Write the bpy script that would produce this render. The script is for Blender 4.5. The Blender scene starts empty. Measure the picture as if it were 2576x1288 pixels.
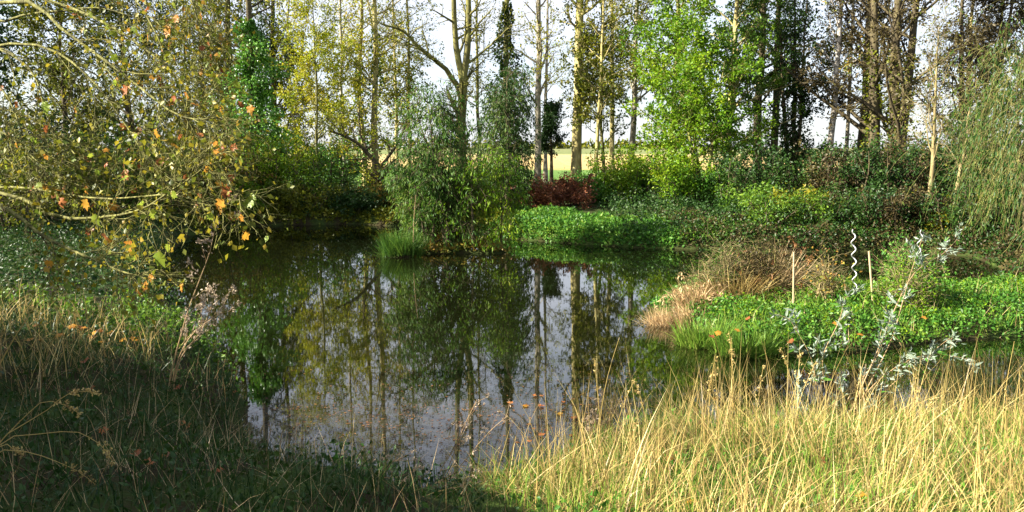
import bpy, math
import numpy as np
from mathutils import Vector

sc = bpy.context.scene
C = sc.collection
R = math.radians
# ------------------------------------------------------------------ camera
FPX, HOR, CAMZ = 788.0, 155.0, 2.5          # focal length in px of a 1024 px wide frame, horizon row, camera height
PITCH = math.atan((256 - HOR) / FPX)
cd = bpy.data.cameras.new('camera'); cam = bpy.data.objects.new('camera', cd); C.objects.link(cam)
cam.location = (0, 0, CAMZ); cam.rotation_euler = (math.pi/2 - PITCH, 0, 0)
cd.sensor_width = 36; cd.lens = 36*FPX/1024; cd.clip_start = 0.05; cd.clip_end = 6000
sc.camera = cam
# ------------------------------------------------------------------ light
SUN_TO = Vector((-0.98, -0.2, 0)).normalized(); SUN_EL = R(30)
w = bpy.data.worlds.new('World'); sc.world = w; w.use_nodes = True
nt = w.node_tree; nt.nodes.clear()
wo = nt.nodes.new('ShaderNodeOutputWorld'); bg = nt.nodes.new('ShaderNodeBackground')
sky = nt.nodes.new('ShaderNodeTexSky'); sky.sky_type = 'NISHITA'; sky.sun_disc = False
sky.sun_elevation = SUN_EL; sky.sun_rotation = math.atan2(SUN_TO.x, SUN_TO.y) % (2*math.pi)
sky.air_density = 1.0; sky.dust_density = 1.2; sky.ozone_density = 1.2
tc = nt.nodes.new('ShaderNodeTexCoord'); mp = nt.nodes.new('ShaderNodeMapping'); mp.inputs['Scale'].default_value = (1, 1, 2.6)
cn = nt.nodes.new('ShaderNodeTexNoise'); cn.inputs['Scale'].default_value = 1.7; cn.inputs['Detail'].default_value = 7; cn.inputs['Roughness'].default_value = 0.58
cr = nt.nodes.new('ShaderNodeValToRGB'); cr.color_ramp.elements[0].position = 0.40; cr.color_ramp.elements[1].position = 0.68
cr.color_ramp.elements[0].color = (0.3, 0.3, 0.3, 1); cr.color_ramp.elements[1].color = (0.92, 0.92, 0.92, 1)
cm = nt.nodes.new('ShaderNodeMixRGB'); cm.inputs['Color2'].default_value = (5.6, 5.85, 6.6, 1)
nt.links.new(tc.outputs['Generated'], mp.inputs[0]); nt.links.new(mp.outputs[0], cn.inputs['Vector'])
nt.links.new(cn.outputs[0], cr.inputs[0]); nt.links.new(cr.outputs[0], cm.inputs[0])
nt.links.new(sky.outputs[0], cm.inputs['Color1']); nt.links.new(cm.outputs[0], bg.inputs[0])
bg.inputs[1].default_value = 0.05
nt.links.new(bg.outputs[0], wo.inputs[0])
sd_ = bpy.data.lights.new('sun', 'SUN'); sun = bpy.data.objects.new('sun', sd_); C.objects.link(sun)
sd_.energy = 5.0; sd_.angle = R(0.5); sd_.color = (1, 0.93, 0.80)
sv = Vector((SUN_TO.x*math.cos(SUN_EL), SUN_TO.y*math.cos(SUN_EL), math.sin(SUN_EL)))
sun.rotation_euler = sv.to_track_quat('Z', 'Y').to_euler(); sun.location = (-30, -20, 30)
sc.view_settings.view_transform = 'Standard'; sc.view_settings.look = 'None'
sc.view_settings.exposure = 2.15; sc.view_settings.gamma = 1; sc.view_settings.use_curve_mapping = False

# ------------------------------------------------------------------ helpers: pixels (2576 wide study image) to rays
S = 1024/2576.0
cp, sp_ = math.cos(PITCH), math.sin(PITCH)
def ray(X, Y):
    a = (np.asarray(X, float)*S - 512)/FPX; b = -(np.asarray(Y, float)*S - 256)/FPX
    return np.stack([a, cp + b*sp_, -sp_ + b*cp], -1)
def at(X, Y, d):
    r = ray(X, Y); return r*(np.asarray(d, float)/r[..., 1])[..., None] + np.array([0, 0, CAMZ])
def gp(X, Y, z=0.0):
    r = ray(X, Y); t = (z - CAMZ)/r[..., 2]; return r*t[..., None] + np.array([0, 0, CAMZ])
def zat(Y, d): return float(at(1288, Y, d)[2])
def xat(X, d): return float(at(X, 400, d)[0])

# ------------------------------------------------------------------ helpers: meshes and tags
def link(o, parent=None):
    C.objects.link(o)
    if parent: o.parent = parent
    return o
def mk(name, V, faces, mat, parent=None, smooth=False, off=None):
    V = np.asarray(V, np.float32)
    if off is not None: V = V - np.asarray(off, np.float32)
    me = bpy.data.meshes.new(name)
    faces = [np.asarray(f, np.int32) for f in faces if len(f)]
    nl = sum(f.size for f in faces); npo = sum(len(f) for f in faces)
    me.vertices.add(len(V)); me.vertices.foreach_set('co', V.ravel())
    me.loops.add(nl); me.polygons.add(npo)
    me.loops.foreach_set('vertex_index', np.concatenate([f.ravel() for f in faces]))
    tot = np.concatenate([np.full(len(f), f.shape[1], np.int32) for f in faces])
    st = np.concatenate([[0], np.cumsum(tot)[:-1]]).astype(np.int32)
    me.polygons.foreach_set('loop_start', st); me.polygons.foreach_set('loop_total', tot)
    if smooth: me.polygons.foreach_set('use_smooth', np.ones(npo, bool))
    me.materials.append(mat); me.update(calc_edges=True)
    return link(bpy.data.objects.new(name, me), parent)
def tag(o, label=None, cat=None, group=None, kind=None):
    if label: o['label'] = label
    if cat: o['category'] = cat
    if group: o['group'] = group
    if kind: o['kind'] = kind
    return o
def thing(name, label, cat, loc, group=None):
    o = bpy.data.objects.new(name, None); C.objects.link(o); o.location = tuple(float(v) for v in loc); o.empty_display_size = .2
    return tag(o, label, cat, group)
def nrm(a): return a/np.maximum(np.linalg.norm(a, axis=-1, keepdims=True), 1e-9)

class Mesh:
    def __init__(s): s.V = []; s.F = []; s.n = 0
    def add(s, V, F):
        s.V.append(V); s.F += [np.asarray(f) + s.n for f in F]; s.n += len(V)
    def tubes(s, P, Rr, sides=6):
        """P (M,N,3), Rr (M,N): tapered tubes"""
        M, N, _ = P.shape
        if M == 0: return
        T = np.gradient(P, axis=1); T = nrm(T)
        ref = np.where(np.abs(T[:, :1, 2:3]) > .8, np.array([1., .13, 0]), np.array([0, 0.1, 1.]))
        A = nrm(np.cross(T, np.broadcast_to(ref, T.shape))); B = np.cross(T, A)
        th = np.arange(sides)*2*math.pi/sides
        ring = A[:, :, None]*np.cos(th)[None, None, :, None] + B[:, :, None]*np.sin(th)[None, None, :, None]
        V = (P[:, :, None] + ring*Rr[:, :, None, None]).reshape(-1, 3)
        m = np.arange(M)[:, None, None]*N*sides; i = np.arange(N-1)[None, :, None]*sides; k = np.arange(sides)[None, None, :]
        k2 = (k+1) % sides
        F = np.stack([m+i+k, m+i+k2, m+i+sides+k2, m+i+sides+k], -1).reshape(-1, 4)
        s.add(V, [F])
    def build(s, name, mat, parent=None, smooth=False, off=None):
        q = [f for f in s.F if f.shape[1] == 4]; t = [f for f in s.F if f.shape[1] == 3]
        fs = []
        if q: fs.append(np.concatenate(q))
        if t: fs.append(np.concatenate(t))
        return mk(name, np.concatenate(s.V), fs, mat, parent, smooth, off)

def kids(rng, P, Rr, k, t0, t1, ang, L, n=5, up=0., wob=.15, rr=.5, lenfn=None, rmin=.004):
    M, N, _ = P.shape
    t = t0 + (t1-t0)*((np.arange(k)[None] + rng.random((M, k)))/k)
    f = t*(N-1); i = np.clip(f.astype(int), 0, N-2); f = (f-i)[..., None]; m = np.arange(M)[:, None]
    pos = P[m, i]*(1-f) + P[m, i+1]*f
    tan = nrm(P[m, i+1]-P[m, i]); r = Rr[m, i]*(1-f[..., 0]) + Rr[m, i+1]*f[..., 0]
    rv = rng.normal(size=pos.shape); pr = nrm(rv - tan*(rv*tan).sum(-1, keepdims=True))
    a = (ang*(1+.22*rng.normal(size=t.shape)))[..., None]
    d = tan*np.cos(a) + pr*np.sin(a)
    ln = L*rng.uniform(.55, 1.25, t.shape)
    if lenfn is not None: ln = ln*lenfn(t)
    out = [pos]; p = pos
    for s in range(n-1):
        d = nrm(d + np.array([0, 0, up])/(n-1) + wob*rng.normal(size=d.shape)); p = p + d*(ln/(n-1))[..., None]; out.append(p)
    Q = np.stack(out, 2).reshape(M*k, n, 3)
    r0 = np.maximum(r*rr, rmin).reshape(-1, 1)
    return Q, r0*np.linspace(1, .3, n)[None]

def on_twigs(rng, Q, m, t0=.15, jit=.05):
    T, N, _ = Q.shape
    t = t0 + (1-t0)*rng.random((T, m)); f = t*(N-1); i = np.clip(f.astype(int), 0, N-2); f = (f-i)[..., None]; a = np.arange(T)[:, None]
    pos = Q[a, i]*(1-f)+Q[a, i+1]*f + rng.normal(size=(T, m, 3))*jit
    tan = nrm(Q[a, i+1]-Q[a, i])
    return pos.reshape(-1, 3), tan.reshape(-1, 3)

def leaf_geo(rng, pos, ax, size, asp=.55, fold=.12, vary=.35):
    n = len(pos); u = nrm(ax)
    rv = rng.normal(size=(n, 3)); v = nrm(rv - u*(rv*u).sum(-1, keepdims=True)); wv = np.cross(u, v)
    s = (size*rng.uniform(1-vary, 1+vary, n))[:, None]
    V = np.stack([pos, pos+u*s*.45+v*s*asp*.5+wv*s*fold, pos+u*s, pos+u*s*.45-v*s*asp*.5+wv*s*fold], 1).reshape(-1, 3)
    b = np.arange(n)[:, None]*4
    return V, [np.concatenate([b+np.array([[0, 1, 2]]), b+np.array([[0, 2, 3]])])]

def blades(rng, root, h, wd, lean, curve, az=None, seg=3):
    """curved grass ribbons; h, wd, lean, curve arrays (n,)"""
    n = len(root)
    if az is None: az = rng.uniform(0, 2*math.pi, n)
    dr = np.stack([np.cos(az), np.sin(az), np.zeros(n)], -1)
    fa = rng.uniform(0, 2*math.pi, n); sd = np.stack([np.cos(fa), np.sin(fa), np.zeros(n)], -1)
    rows = []
    p = root.copy(); th = lean.copy()
    for j in range(seg+1):
        wj = wd*(1-(j/seg)**1.6)*.5
        if j < seg: rows += [p - sd*wj[:, None], p + sd*wj[:, None]]
        else: rows += [p]
        st = (h/seg)[:, None]
        p = p + (dr*np.sin(th)[:, None] + np.array([0, 0, 1.])*np.cos(th)[:, None])*st
        th = th + curve/seg
    V = np.stack(rows, 1); K = V.shape[1]; V = V.reshape(-1, 3); b = np.arange(n)[:, None]*K
    Q = [b+np.array([[2*j, 2*j+1, 2*j+3, 2*j+2]]) for j in range(seg-1)]
    return V, [np.concatenate(Q), b+np.array([[2*seg-2, 2*seg-1, 2*seg]])]

# ------------------------------------------------------------------ materials
def newmat(name):
    m = bpy.data.materials.new(name); m.use_nodes = True; t = m.node_tree
    for n in list(t.nodes):
        if n.type != 'OUTPUT_MATERIAL': t.nodes.remove(n)
    return m, t, [n for n in t.nodes if n.type == 'OUTPUT_MATERIAL'][0]
def ramp(t, cols, src, pos=None):
    r = t.nodes.new('ShaderNodeValToRGB'); e = r.color_ramp.elements
    while len(e) < len(cols): e.new(.5)
    for i, c in enumerate(cols):
        e[i].position = pos[i] if pos else i/(len(cols)-1)
    for i, c in enumerate(cols): e[i].color = (*c, 1)
    t.links.new(src, r.inputs[0]); return r.outputs[0]
def noise(t, scale, detail=4, vec=None, stretch=None, rough=.55):
    n = t.nodes.new('ShaderNodeTexNoise'); n.inputs['Scale'].default_value = scale; n.inputs['Detail'].default_value = detail; n.inputs['Roughness'].default_value = rough
    if vec is not None:
        if stretch:
            mpn = t.nodes.new('ShaderNodeMapping'); mpn.inputs['Scale'].default_value = stretch; t.links.new(vec, mpn.inputs[0]); vec = mpn.outputs[0]
        t.links.new(vec, n.inputs['Vector'])
    return n.outputs[0]
def math_(t, op, a, b=None, c=None, clamp=False):
    n = t.nodes.new('ShaderNodeMath'); n.operation = op; n.use_clamp = clamp
    for i, v in enumerate((a, b, c)):
        if v is None: continue
        if isinstance(v, (int, float)): n.inputs[i].default_value = v
        else: t.links.new(v, n.inputs[i])
    return n.outputs[0]
def leafmat(name, cols, trans=.35, rough=.45, patch=.5, spec=.22, pscale=.6):
    m, t, o = newmat(name)
    g = t.nodes.new('ShaderNodeNewGeometry')
    nz = noise(t, pscale, 3, g.outputs['Position'])
    nz = math_(t, 'MULTIPLY_ADD', nz, 2.2, -.6, clamp=True)
    f = math_(t, 'ADD', math_(t, 'MULTIPLY', g.outputs['Random Per Island'], 1-patch), math_(t, 'MULTIPLY', nz, patch))
    col = ramp(t, cols, f)
    p = t.nodes.new('ShaderNodeBsdfPrincipled'); p.inputs['Roughness'].default_value = rough; p.inputs['Specular IOR Level'].default_value = spec
    tr = t.nodes.new('ShaderNodeBsdfTranslucent'); mx = t.nodes.new('ShaderNodeMixShader'); mx.inputs[0].default_value = trans
    t.links.new(col, p.inputs['Base Color']); t.links.new(col, tr.inputs[0])
    t.links.new(p.outputs[0], mx.inputs[1]); t.links.new(tr.outputs[0], mx.inputs[2]); t.links.new(mx.outputs[0], o.inputs[0])
    return m
def barkmat(name, cols, scale=5, stretch=(1, 1, .35), bump=.5, rough=.85):
    m, t, o = newmat(name)
    g = t.nodes.new('ShaderNodeNewGeometry')
    nz = noise(t, scale, 6, g.outputs['Position'], stretch, .65)
    f = math_(t, 'MULTIPLY_ADD', nz, 2.4, -.7, clamp=True)
    col = ramp(t, cols, f)
    p = t.nodes.new('ShaderNodeBsdfPrincipled'); p.inputs['Roughness'].default_value = rough; p.inputs['Specular IOR Level'].default_value = .2
    t.links.new(col, p.inputs['Base Color'])
    b = t.nodes.new('ShaderNodeBump'); b.inputs['Strength'].default_value = bump; b.inputs['Distance'].default_value = .03
    t.links.new(noise(t, scale*3, 5, g.outputs['Position'], stretch), b.inputs['Height']); t.links.new(b.outputs[0], p.inputs['Normal'])
    t.links.new(p.outputs[0], o.inputs[0]); return m

M = {}
M['green'] = leafmat('leaf_green', [(.016, .05, .006), (.045, .11, .010), (.11, .2, .014), (.2, .27, .02)])
M['bright'] = leafmat('leaf_bright', [(.016, .055, .004), (.06, .15, .006), (.16, .27, .008), (.34, .38, .015)], trans=.42)
M['olive'] = leafmat('leaf_olive', [(.02, .035, .004), (.065, .09, .006), (.16, .17, .010), (.3, .23, .02)], trans=.35)
M['yellow'] = leafmat('leaf_yellow', [(.08, .15, .008), (.22, .27, .012), (.38, .36, .02), (.42, .26, .02)], trans=.45)
M['ivy'] = leafmat('leaf_ivy', [(.03, .09, .012), (.06, .17, .018), (.12, .27, .025), (.2, .34, .05)], trans=.28, rough=.35, spec=.4)
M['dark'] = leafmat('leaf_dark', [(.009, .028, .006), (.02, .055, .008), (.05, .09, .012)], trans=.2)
M['willow'] = leafmat('leaf_willow', [(.014, .045, .008), (.035, .095, .012), (.085, .16, .018), (.2, .26, .03)], trans=.4, rough=.5, spec=.22)
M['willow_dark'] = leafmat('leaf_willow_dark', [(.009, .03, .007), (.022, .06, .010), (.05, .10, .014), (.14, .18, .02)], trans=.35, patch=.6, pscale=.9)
M['brown'] = leafmat('leaf_brown', [(.05, .022, .012), (.12, .05, .02), (.22, .10, .03), (.3, .16, .05)], trans=.25, patch=.3)
M['rust'] = leafmat('leaf_rust', [(.05, .016, .010), (.13, .04, .02), (.24, .085, .035), (.32, .14, .06)], trans=.25, patch=.3)
M['mixed'] = leafmat('leaf_mixed', [(.04, .075, .015), (.10, .14, .02), (.2, .2, .03), (.3, .17, .03), (.14, .06, .02)], trans=.3, patch=.35)
M['herb'] = leafmat('leaf_herb', [(.022, .075, .010), (.04, .13, .014), (.085, .21, .022), (.2, .28, .04)], trans=.35, patch=.4)
M['silver'] = leafmat('leaf_silver', [(.08, .12, .075), (.17, .22, .16), (.34, .38, .31)], trans=.2, patch=.1, rough=.6)
M['straw'] = leafmat('straw', [(.10, .065, .025), (.28, .19, .065), (.5, .38, .13), (.64, .53, .25)], trans=.3, patch=.3, rough=.4)
M['grass'] = leafmat('grass_green', [(.035, .09, .012), (.08, .17, .018), (.16, .26, .03), (.3, .3, .07)], trans=.35, patch=.4, pscale=1.2)
M['reed'] = leafmat('reed_dry', [(.18, .10, .045), (.36, .235, .11), (.52, .385, .2), (.6, .48, .29)], trans=.25, patch=.4)
M['fluff'] = leafmat('seed_fluff', [(.2, .14, .09), (.36, .28, .19), (.5, .42, .32)], trans=.3)
M['twig'] = leafmat('twig_stem', [(.16, .09, .05), (.3, .2, .1), (.45, .34, .18)], trans=.05, patch=.2)
M['grass_painted_shade'] = leafmat('grass_painted_shade', [(.006, .022, .006), (.015, .045, .009), (.035, .075, .013), (.09, .08, .03)], trans=.25, patch=.4, pscale=1.2)  # green grass with the left bank's shade put into its colour
M['plane_small'] = leafmat('leaf_plane_small', [(.03, .05, .008), (.08, .10, .010), (.17, .18, .014), (.30, .24, .02), (.28, .10, .02)], trans=.4, patch=.3)
M['leaf_gy'] = leafmat('big_leaf_green', [(.09, .17, .02), (.2, .27, .03), (.34, .34, .04)], trans=.45, patch=.6, pscale=9)
M['leaf_or'] = leafmat('big_leaf_orange', [(.34, .25, .03), (.5, .24, .03), (.42, .13, .02)], trans=.45, patch=.7, pscale=9)
M['dusk'] = leafmat('leaf_dusk_brown', [(.018, .015, .008), (.045, .034, .014), (.09, .07, .025), (.13, .13, .03)], trans=.3, patch=.4)
M['leaf_br'] = leafmat('big_leaf_rust', [(.2, .05, .02), (.3, .1, .03), (.42, .2, .06)], trans=.3, patch=.7, pscale=9)
M['b_poplar'] = barkmat('bark_poplar', [(.10, .085, .05), (.24, .20, .08), (.40, .34, .13), (.50, .44, .24)])
M['b_white'] = barkmat('bark_white', [(.10, .085, .06), (.27, .24, .17), (.44, .4, .32)], scale=3.2, stretch=(1, 1, 1.3))
M['b_dark'] = barkmat('bark_dark', [(.03, .022, .014), (.07, .055, .03), (.14, .12, .05)])
M['b_moss'] = barkmat('bark_moss', [(.05, .045, .022), (.14, .13, .04), (.26, .25, .07)])
M['b_plane'] = barkmat('bark_plane', [(.035, .03, .012), (.09, .085, .026), (.19, .185, .05), (.32, .3, .12)], scale=14)
M['b_birch'] = barkmat('bark_birch', [(.07, .06, .05), (.35, .31, .26), (.55, .52, .46)], scale=4, stretch=(1, 1, 3.2))
M['b_stem'] = barkmat('bark_pale_stem', [(.10, .08, .04), (.2, .16, .07), (.3, .25, .13)], scale=8)

# ------------------------------------------------------------------ terrain
outer = [(330,690),(430,765),(490,835),(540,895),(580,945),(600,990),(618,1030),(600,1075),(622,1120),(612,1165),(650,1205),(690,1225),(745,1250),(900,1268),(1100,1262),(1250,1235),(1380,1180),(1450,1135),(1600,1105),(1900,1090),(2200,1085),(2576,1080),(2950,1075),
         (3000,950),(2850,870),(2576,848),(2350,862),(2200,882),(1950,892),(1800,858),(1725,818),(1655,788),(1640,765),(1690,745),(1780,735),(1850,736),(2100,742),(2400,742),(2510,728),(2540,685),(2450,646),(2300,634),(2000,634),(1830,630),(1600,624),(1450,614),(1350,606),(1270,602),(1220,584),(1000,570),(900,564),(700,567),(560,574),(480,592),(430,630),(365,662)]
POND = gp([p[0] for p in outer], [p[1] for p in outer], 0.0)[:, :2]
def sdist(x, y):
    shp = x.shape; q = np.stack([x.ravel(), y.ravel()], -1)
    best = np.full(len(q), 1e9); ins = np.zeros(len(q), bool)
    for a, b in zip(POND, np.roll(POND, -1, 0)):
        ab = b-a; t = np.clip(((q-a)@ab)/(ab@ab), 0, 1); best = np.minimum(best, ((q-a-t[:, None]*ab)**2).sum(-1))
        c = (a[1] > q[:, 1]) != (b[1] > q[:, 1])
        ins ^= c & (q[:, 0] < (b[0]-a[0])*(q[:, 1]-a[1])/(b[1]-a[1]+1e-12)+a[0])
    d = np.sqrt(best); return np.where(ins, -d, d).reshape(shp)
def sst(a, b, x): t = np.clip((x-a)/(b-a), 0, 1); return t*t*(3-2*t)
TUS = gp(1010, 645)[:2]; WIL = gp(1150, 636)[:2]
def height(x, y):
    x = np.asarray(x, float); y = np.asarray(y, float); sd = sdist(x, y); s = np.maximum(sd, 0)
    near = .95*(1-np.exp(-s/(.95+2.25*sst(-1.2, .8, x)))) + .06*(1-np.exp(-s/.12))
    far = .36*(1-np.exp(-s/.25)) + .6*(1-np.exp(-s/7.))
    pro = .28*(1-np.exp(-s/.5))
    kn = 1-sst(7.5, 9.5, y); kp = sst(7.5, 9.5, y)*(1-sst(15.5, 17, y))*sst(0, 1.5, x)
    z = near*kn + pro*kp + far*(1-kn-kp)
    z = z + .05*np.sin(x*1.7+y*.9)*np.sin(y*1.3-x*.4)*np.minimum(s, 1) + .02*np.sin(x*5.1+2)*np.sin(y*4.3)*np.minimum(s, 1)
    z = np.where(sd > 0, z, -.7*(1-np.exp(sd/.7)))
    z = z + 5.5*sst(90, 520, y)*(1+.25*np.sin(x*.011+1)) + .5*np.sin(x*.05)*np.sin(y*.04)*sst(50, 120, y)
    for c, rx, ry, hh in ((TUS, .55, .4, .78), (WIL, 1.9, .32, .78), (WIL+np.array([-.2, .6]), .7, .5, .8)):
        g = np.exp(-((x-c[0])/rx)**2-((y-c[1])/ry)**2); z = np.maximum(z, -.7+hh*np.minimum(1, g*1.6))
    return z
def axis(lo, a, b, hi, st):
    c = list(np.arange(a, b, st)); d = st; v = b
    while v < hi: c.append(v); d *= 1.16; v += d
    c.append(hi); d = st; v = a - st; pre = []
    while v > lo: pre.append(v); d *= 1.16; v -= d
    pre.append(lo); return np.array(pre[::-1]+c)
ax = axis(-1800, -16, 18, 1800, .28); ay = axis(-60, 1.5, 34, 2600, .25)
GX, GY = np.meshgrid(ax, ay); GZ = height(GX, GY)
ny, nx = GX.shape; ii = (np.arange(ny-1)[:, None]*nx + np.arange(nx-1)[None]).reshape(-1, 1)
m, t, o = newmat('ground'); g = t.nodes.new('ShaderNodeNewGeometry'); sx = t.nodes.new('ShaderNodeSeparateXYZ'); t.links.new(g.outputs['Position'], sx.inputs[0])
n1 = noise(t, 1.4, 8, g.outputs['Position'], None, .65); n2 = noise(t, .03, 4, g.outputs['Position'], (1, 2.5, 1))
soil = ramp(t, [(.015, .011, .006), (.03, .024, .01), (.03, .05, .010), (.06, .09, .016)], math_(t, 'MULTIPLY_ADD', n1, 2.2, -.6, clamp=True))
yf = math_(t, 'ADD', sx.outputs[1], math_(t, 'MULTIPLY_ADD', n2, 60, -30))
n3 = noise(t, .5, 8, g.outputs['Position'], (1, 3, 1), .7)
field = ramp(t, [(.09, .17, .035), (.12, .2, .045), (.40, .28, .11), (.42, .31, .14), (.14, .17, .06), (.22, .2, .1)], math_(t, 'DIVIDE', yf, 500.), [.12, .165, .19, .42, .5, .9])
fv = t.nodes.new('ShaderNodeMixRGB'); fv.blend_type = 'MULTIPLY'; fv.inputs[0].default_value = .6; t.links.new(field, fv.inputs[1]); t.links.new(ramp(t, [(.45, .45, .45), (1.3, 1.3, 1.3)], n3), fv.inputs[2])
mx = t.nodes.new('ShaderNodeMixRGB'); t.links.new(math_(t, 'MULTIPLY_ADD', sx.outputs[1], .1, -4.4, clamp=True), mx.inputs[0]); t.links.new(soil, mx.inputs[1]); t.links.new(fv.outputs[0], mx.inputs[2])
p = t.nodes.new('ShaderNodeBsdfPrincipled'); p.inputs['Roughness'].default_value = .95; p.inputs['Specular IOR Level'].default_value = .1; t.links.new(mx.outputs[0], p.inputs['Base Color'])
b = t.nodes.new('ShaderNodeBump'); b.inputs['Strength'].default_value = .7; b.inputs['Distance'].default_value = .08; t.links.new(noise(t, 9, 6, g.outputs['Position']), b.inputs['Height']); t.links.new(b.outputs[0], p.inputs['Normal'])
t.links.new(p.outputs[0], o.inputs[0]); M['ground'] = m
tag(mk('ground', np.stack([GX, GY, GZ], -1).reshape(-1, 3), [np.concatenate([ii, ii+1, ii+nx+1, ii+nx], 1)], M['ground'], smooth=True), 'grassy banks and fields around the pond', kind='structure')

# water ------------------------------------------------------------
m, t, o = newmat('water'); g = t.nodes.new('ShaderNodeNewGeometry'); sx = t.nodes.new('ShaderNodeSeparateXYZ'); t.links.new(g.outputs['Position'], sx.inputs[0])
wp = t.nodes.new('ShaderNodeBsdfPrincipled'); wp.inputs['Base Color'].default_value = (.004, .005, .0015, 1); wp.inputs['Roughness'].default_value = .015; wp.inputs['IOR'].default_value = 1.75
b = t.nodes.new('ShaderNodeBump'); b.inputs['Strength'].default_value = .004; b.inputs['Distance'].default_value = .05
t.links.new(math_(t, 'ADD', noise(t, 3.2, 3, g.outputs['Position'], (1, 1.8, 1)), math_(t, 'MULTIPLY', noise(t, 14, 2, g.outputs['Position'], (1, 2, 1)), .18)), b.inputs['Height']); t.links.new(b.outputs[0], wp.inputs['Normal'])
fp = t.nodes.new('ShaderNodeBsdfPrincipled'); fp.inputs['Roughness'].default_value = .5; fp.inputs['IOR'].default_value = 1.36
t.links.new(ramp(t, [(.013, .011, .006), (.04, .033, .02), (.10, .082, .055)], noise(t, 9, 8, g.outputs['Position'], (1, 1.6, 1), .7)), fp.inputs['Base Color'])
b2 = t.nodes.new('ShaderNodeBump'); b2.inputs['Strength'].default_value = .4; b2.inputs['Distance'].default_value = .02; t.links.new(noise(t, 30, 6, g.outputs['Position']), b2.inputs['Height']); t.links.new(b2.outputs[0], fp.inputs['Normal'])
# floating film near the bank: world y below about 7.6 m, x below 1.6 m, broken up by noise
e1 = math_(t, 'MULTIPLY_ADD', sx.outputs[1], -.85, 6.7, clamp=False)
e2 = math_(t, 'MULTIPLY_ADD', sx.outputs[0], -.7, 1.1, clamp=False)
e = math_(t, 'MINIMUM', math_(t, 'MINIMUM', e1, e2), .30)
nf = noise(t, 2.6, 9, g.outputs['Position'], (1, 1.5, 1), .72)
msk = math_(t, 'MULTIPLY_ADD', math_(t, 'ADD', e, math_(t, 'MULTIPLY_ADD', nf, 2.6, -1.3)), 3.0, .1, clamp=True)
msk = math_(t, 'MULTIPLY', msk, math_(t, 'MULTIPLY_ADD', noise(t, 22, 6, g.outputs['Position'], (1, 1.8, 1), .8), 2.0, -.72, clamp=True))
mx = t.nodes.new('ShaderNodeMixShader'); t.links.new(msk, mx.inputs[0]); t.links.new(wp.outputs[0], mx.inputs[1]); t.links.new(fp.outputs[0], mx.inputs[2]); t.links.new(mx.outputs[0], o.inputs[0]); M['water'] = m
wx0, wx1, wy0, wy1 = -14, 18, 3.5, 32
tag(mk('pond_water', [(wx0, wy0, 0), (wx1, wy0, 0), (wx1, wy1, 0), (wx0, wy1, 0)], [[[0, 1, 2, 3]]], M['water']), 'still dark pond water mirroring trees and sky', kind='structure')

def hz(x, y): return float(height(np.array([x]), np.array([y]))[0])
def base_at(X, d):
    x = xat(X, d); return np.array([x, d, hz(x, d)])

# ------------------------------------------------------------------ trees
def trunk_line(rng, base, h, lean=(0, 0), wob=.012, n=14, r=.2, flare=1.35, pw=.8):
    tt = np.linspace(0, 1, n)
    wx = np.cumsum(rng.normal(size=n))*wob*h/ n**.5*.6; wy = np.cumsum(rng.normal(size=n))*wob*h/n**.5*.6
    P = np.stack([base[0]+wx-wx[0]+lean[0]*tt, base[1]+wy-wy[0]+lean[1]*tt, base[2]-.12+(h+.12)*tt], -1)
    Rr = r*(1-.88*tt**pw); Rr[0] *= flare
    return P[None], Rr[None]
def ivy_on(rng, P, Rr, t0, t1, n, spread, size, mat, root, base, name='ivy'):
    N = P.shape[1]
    t = t0+(t1-t0)*rng.random(n); f = t*(N-1); i = np.clip(f.astype(int), 0, N-2); f = (f-i)[:, None]
    c = P[0, i]*(1-f)+P[0, i+1]*f; r = Rr[0, i]
    a = rng.uniform(0, 2*math.pi, n); zc = c[:, 2]
    lump = .55+.45*np.sin(zc*2.1+a*1.0+1)+.35*np.sin(zc*4.7-a*2)
    taper = np.minimum(1, np.minimum((t-t0)/.06+.25, (t1-t)/.2+.12))
    rad = r + spread*np.maximum(.12, lump)*taper*rng.random(n)**.45
    out = np.stack([np.cos(a), np.sin(a), np.zeros(n)], -1)
    pos = c+out*rad[:, None]; pos[:, 2] += rng.normal(size=n)*.06
    axd = out*.7+np.array([0, 0, -.6])+rng.normal(size=(n, 3))*.45
    V, F = leaf_geo(rng, pos, axd, size, .8)
    mk(name, V, F, mat, root, off=base)

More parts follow.
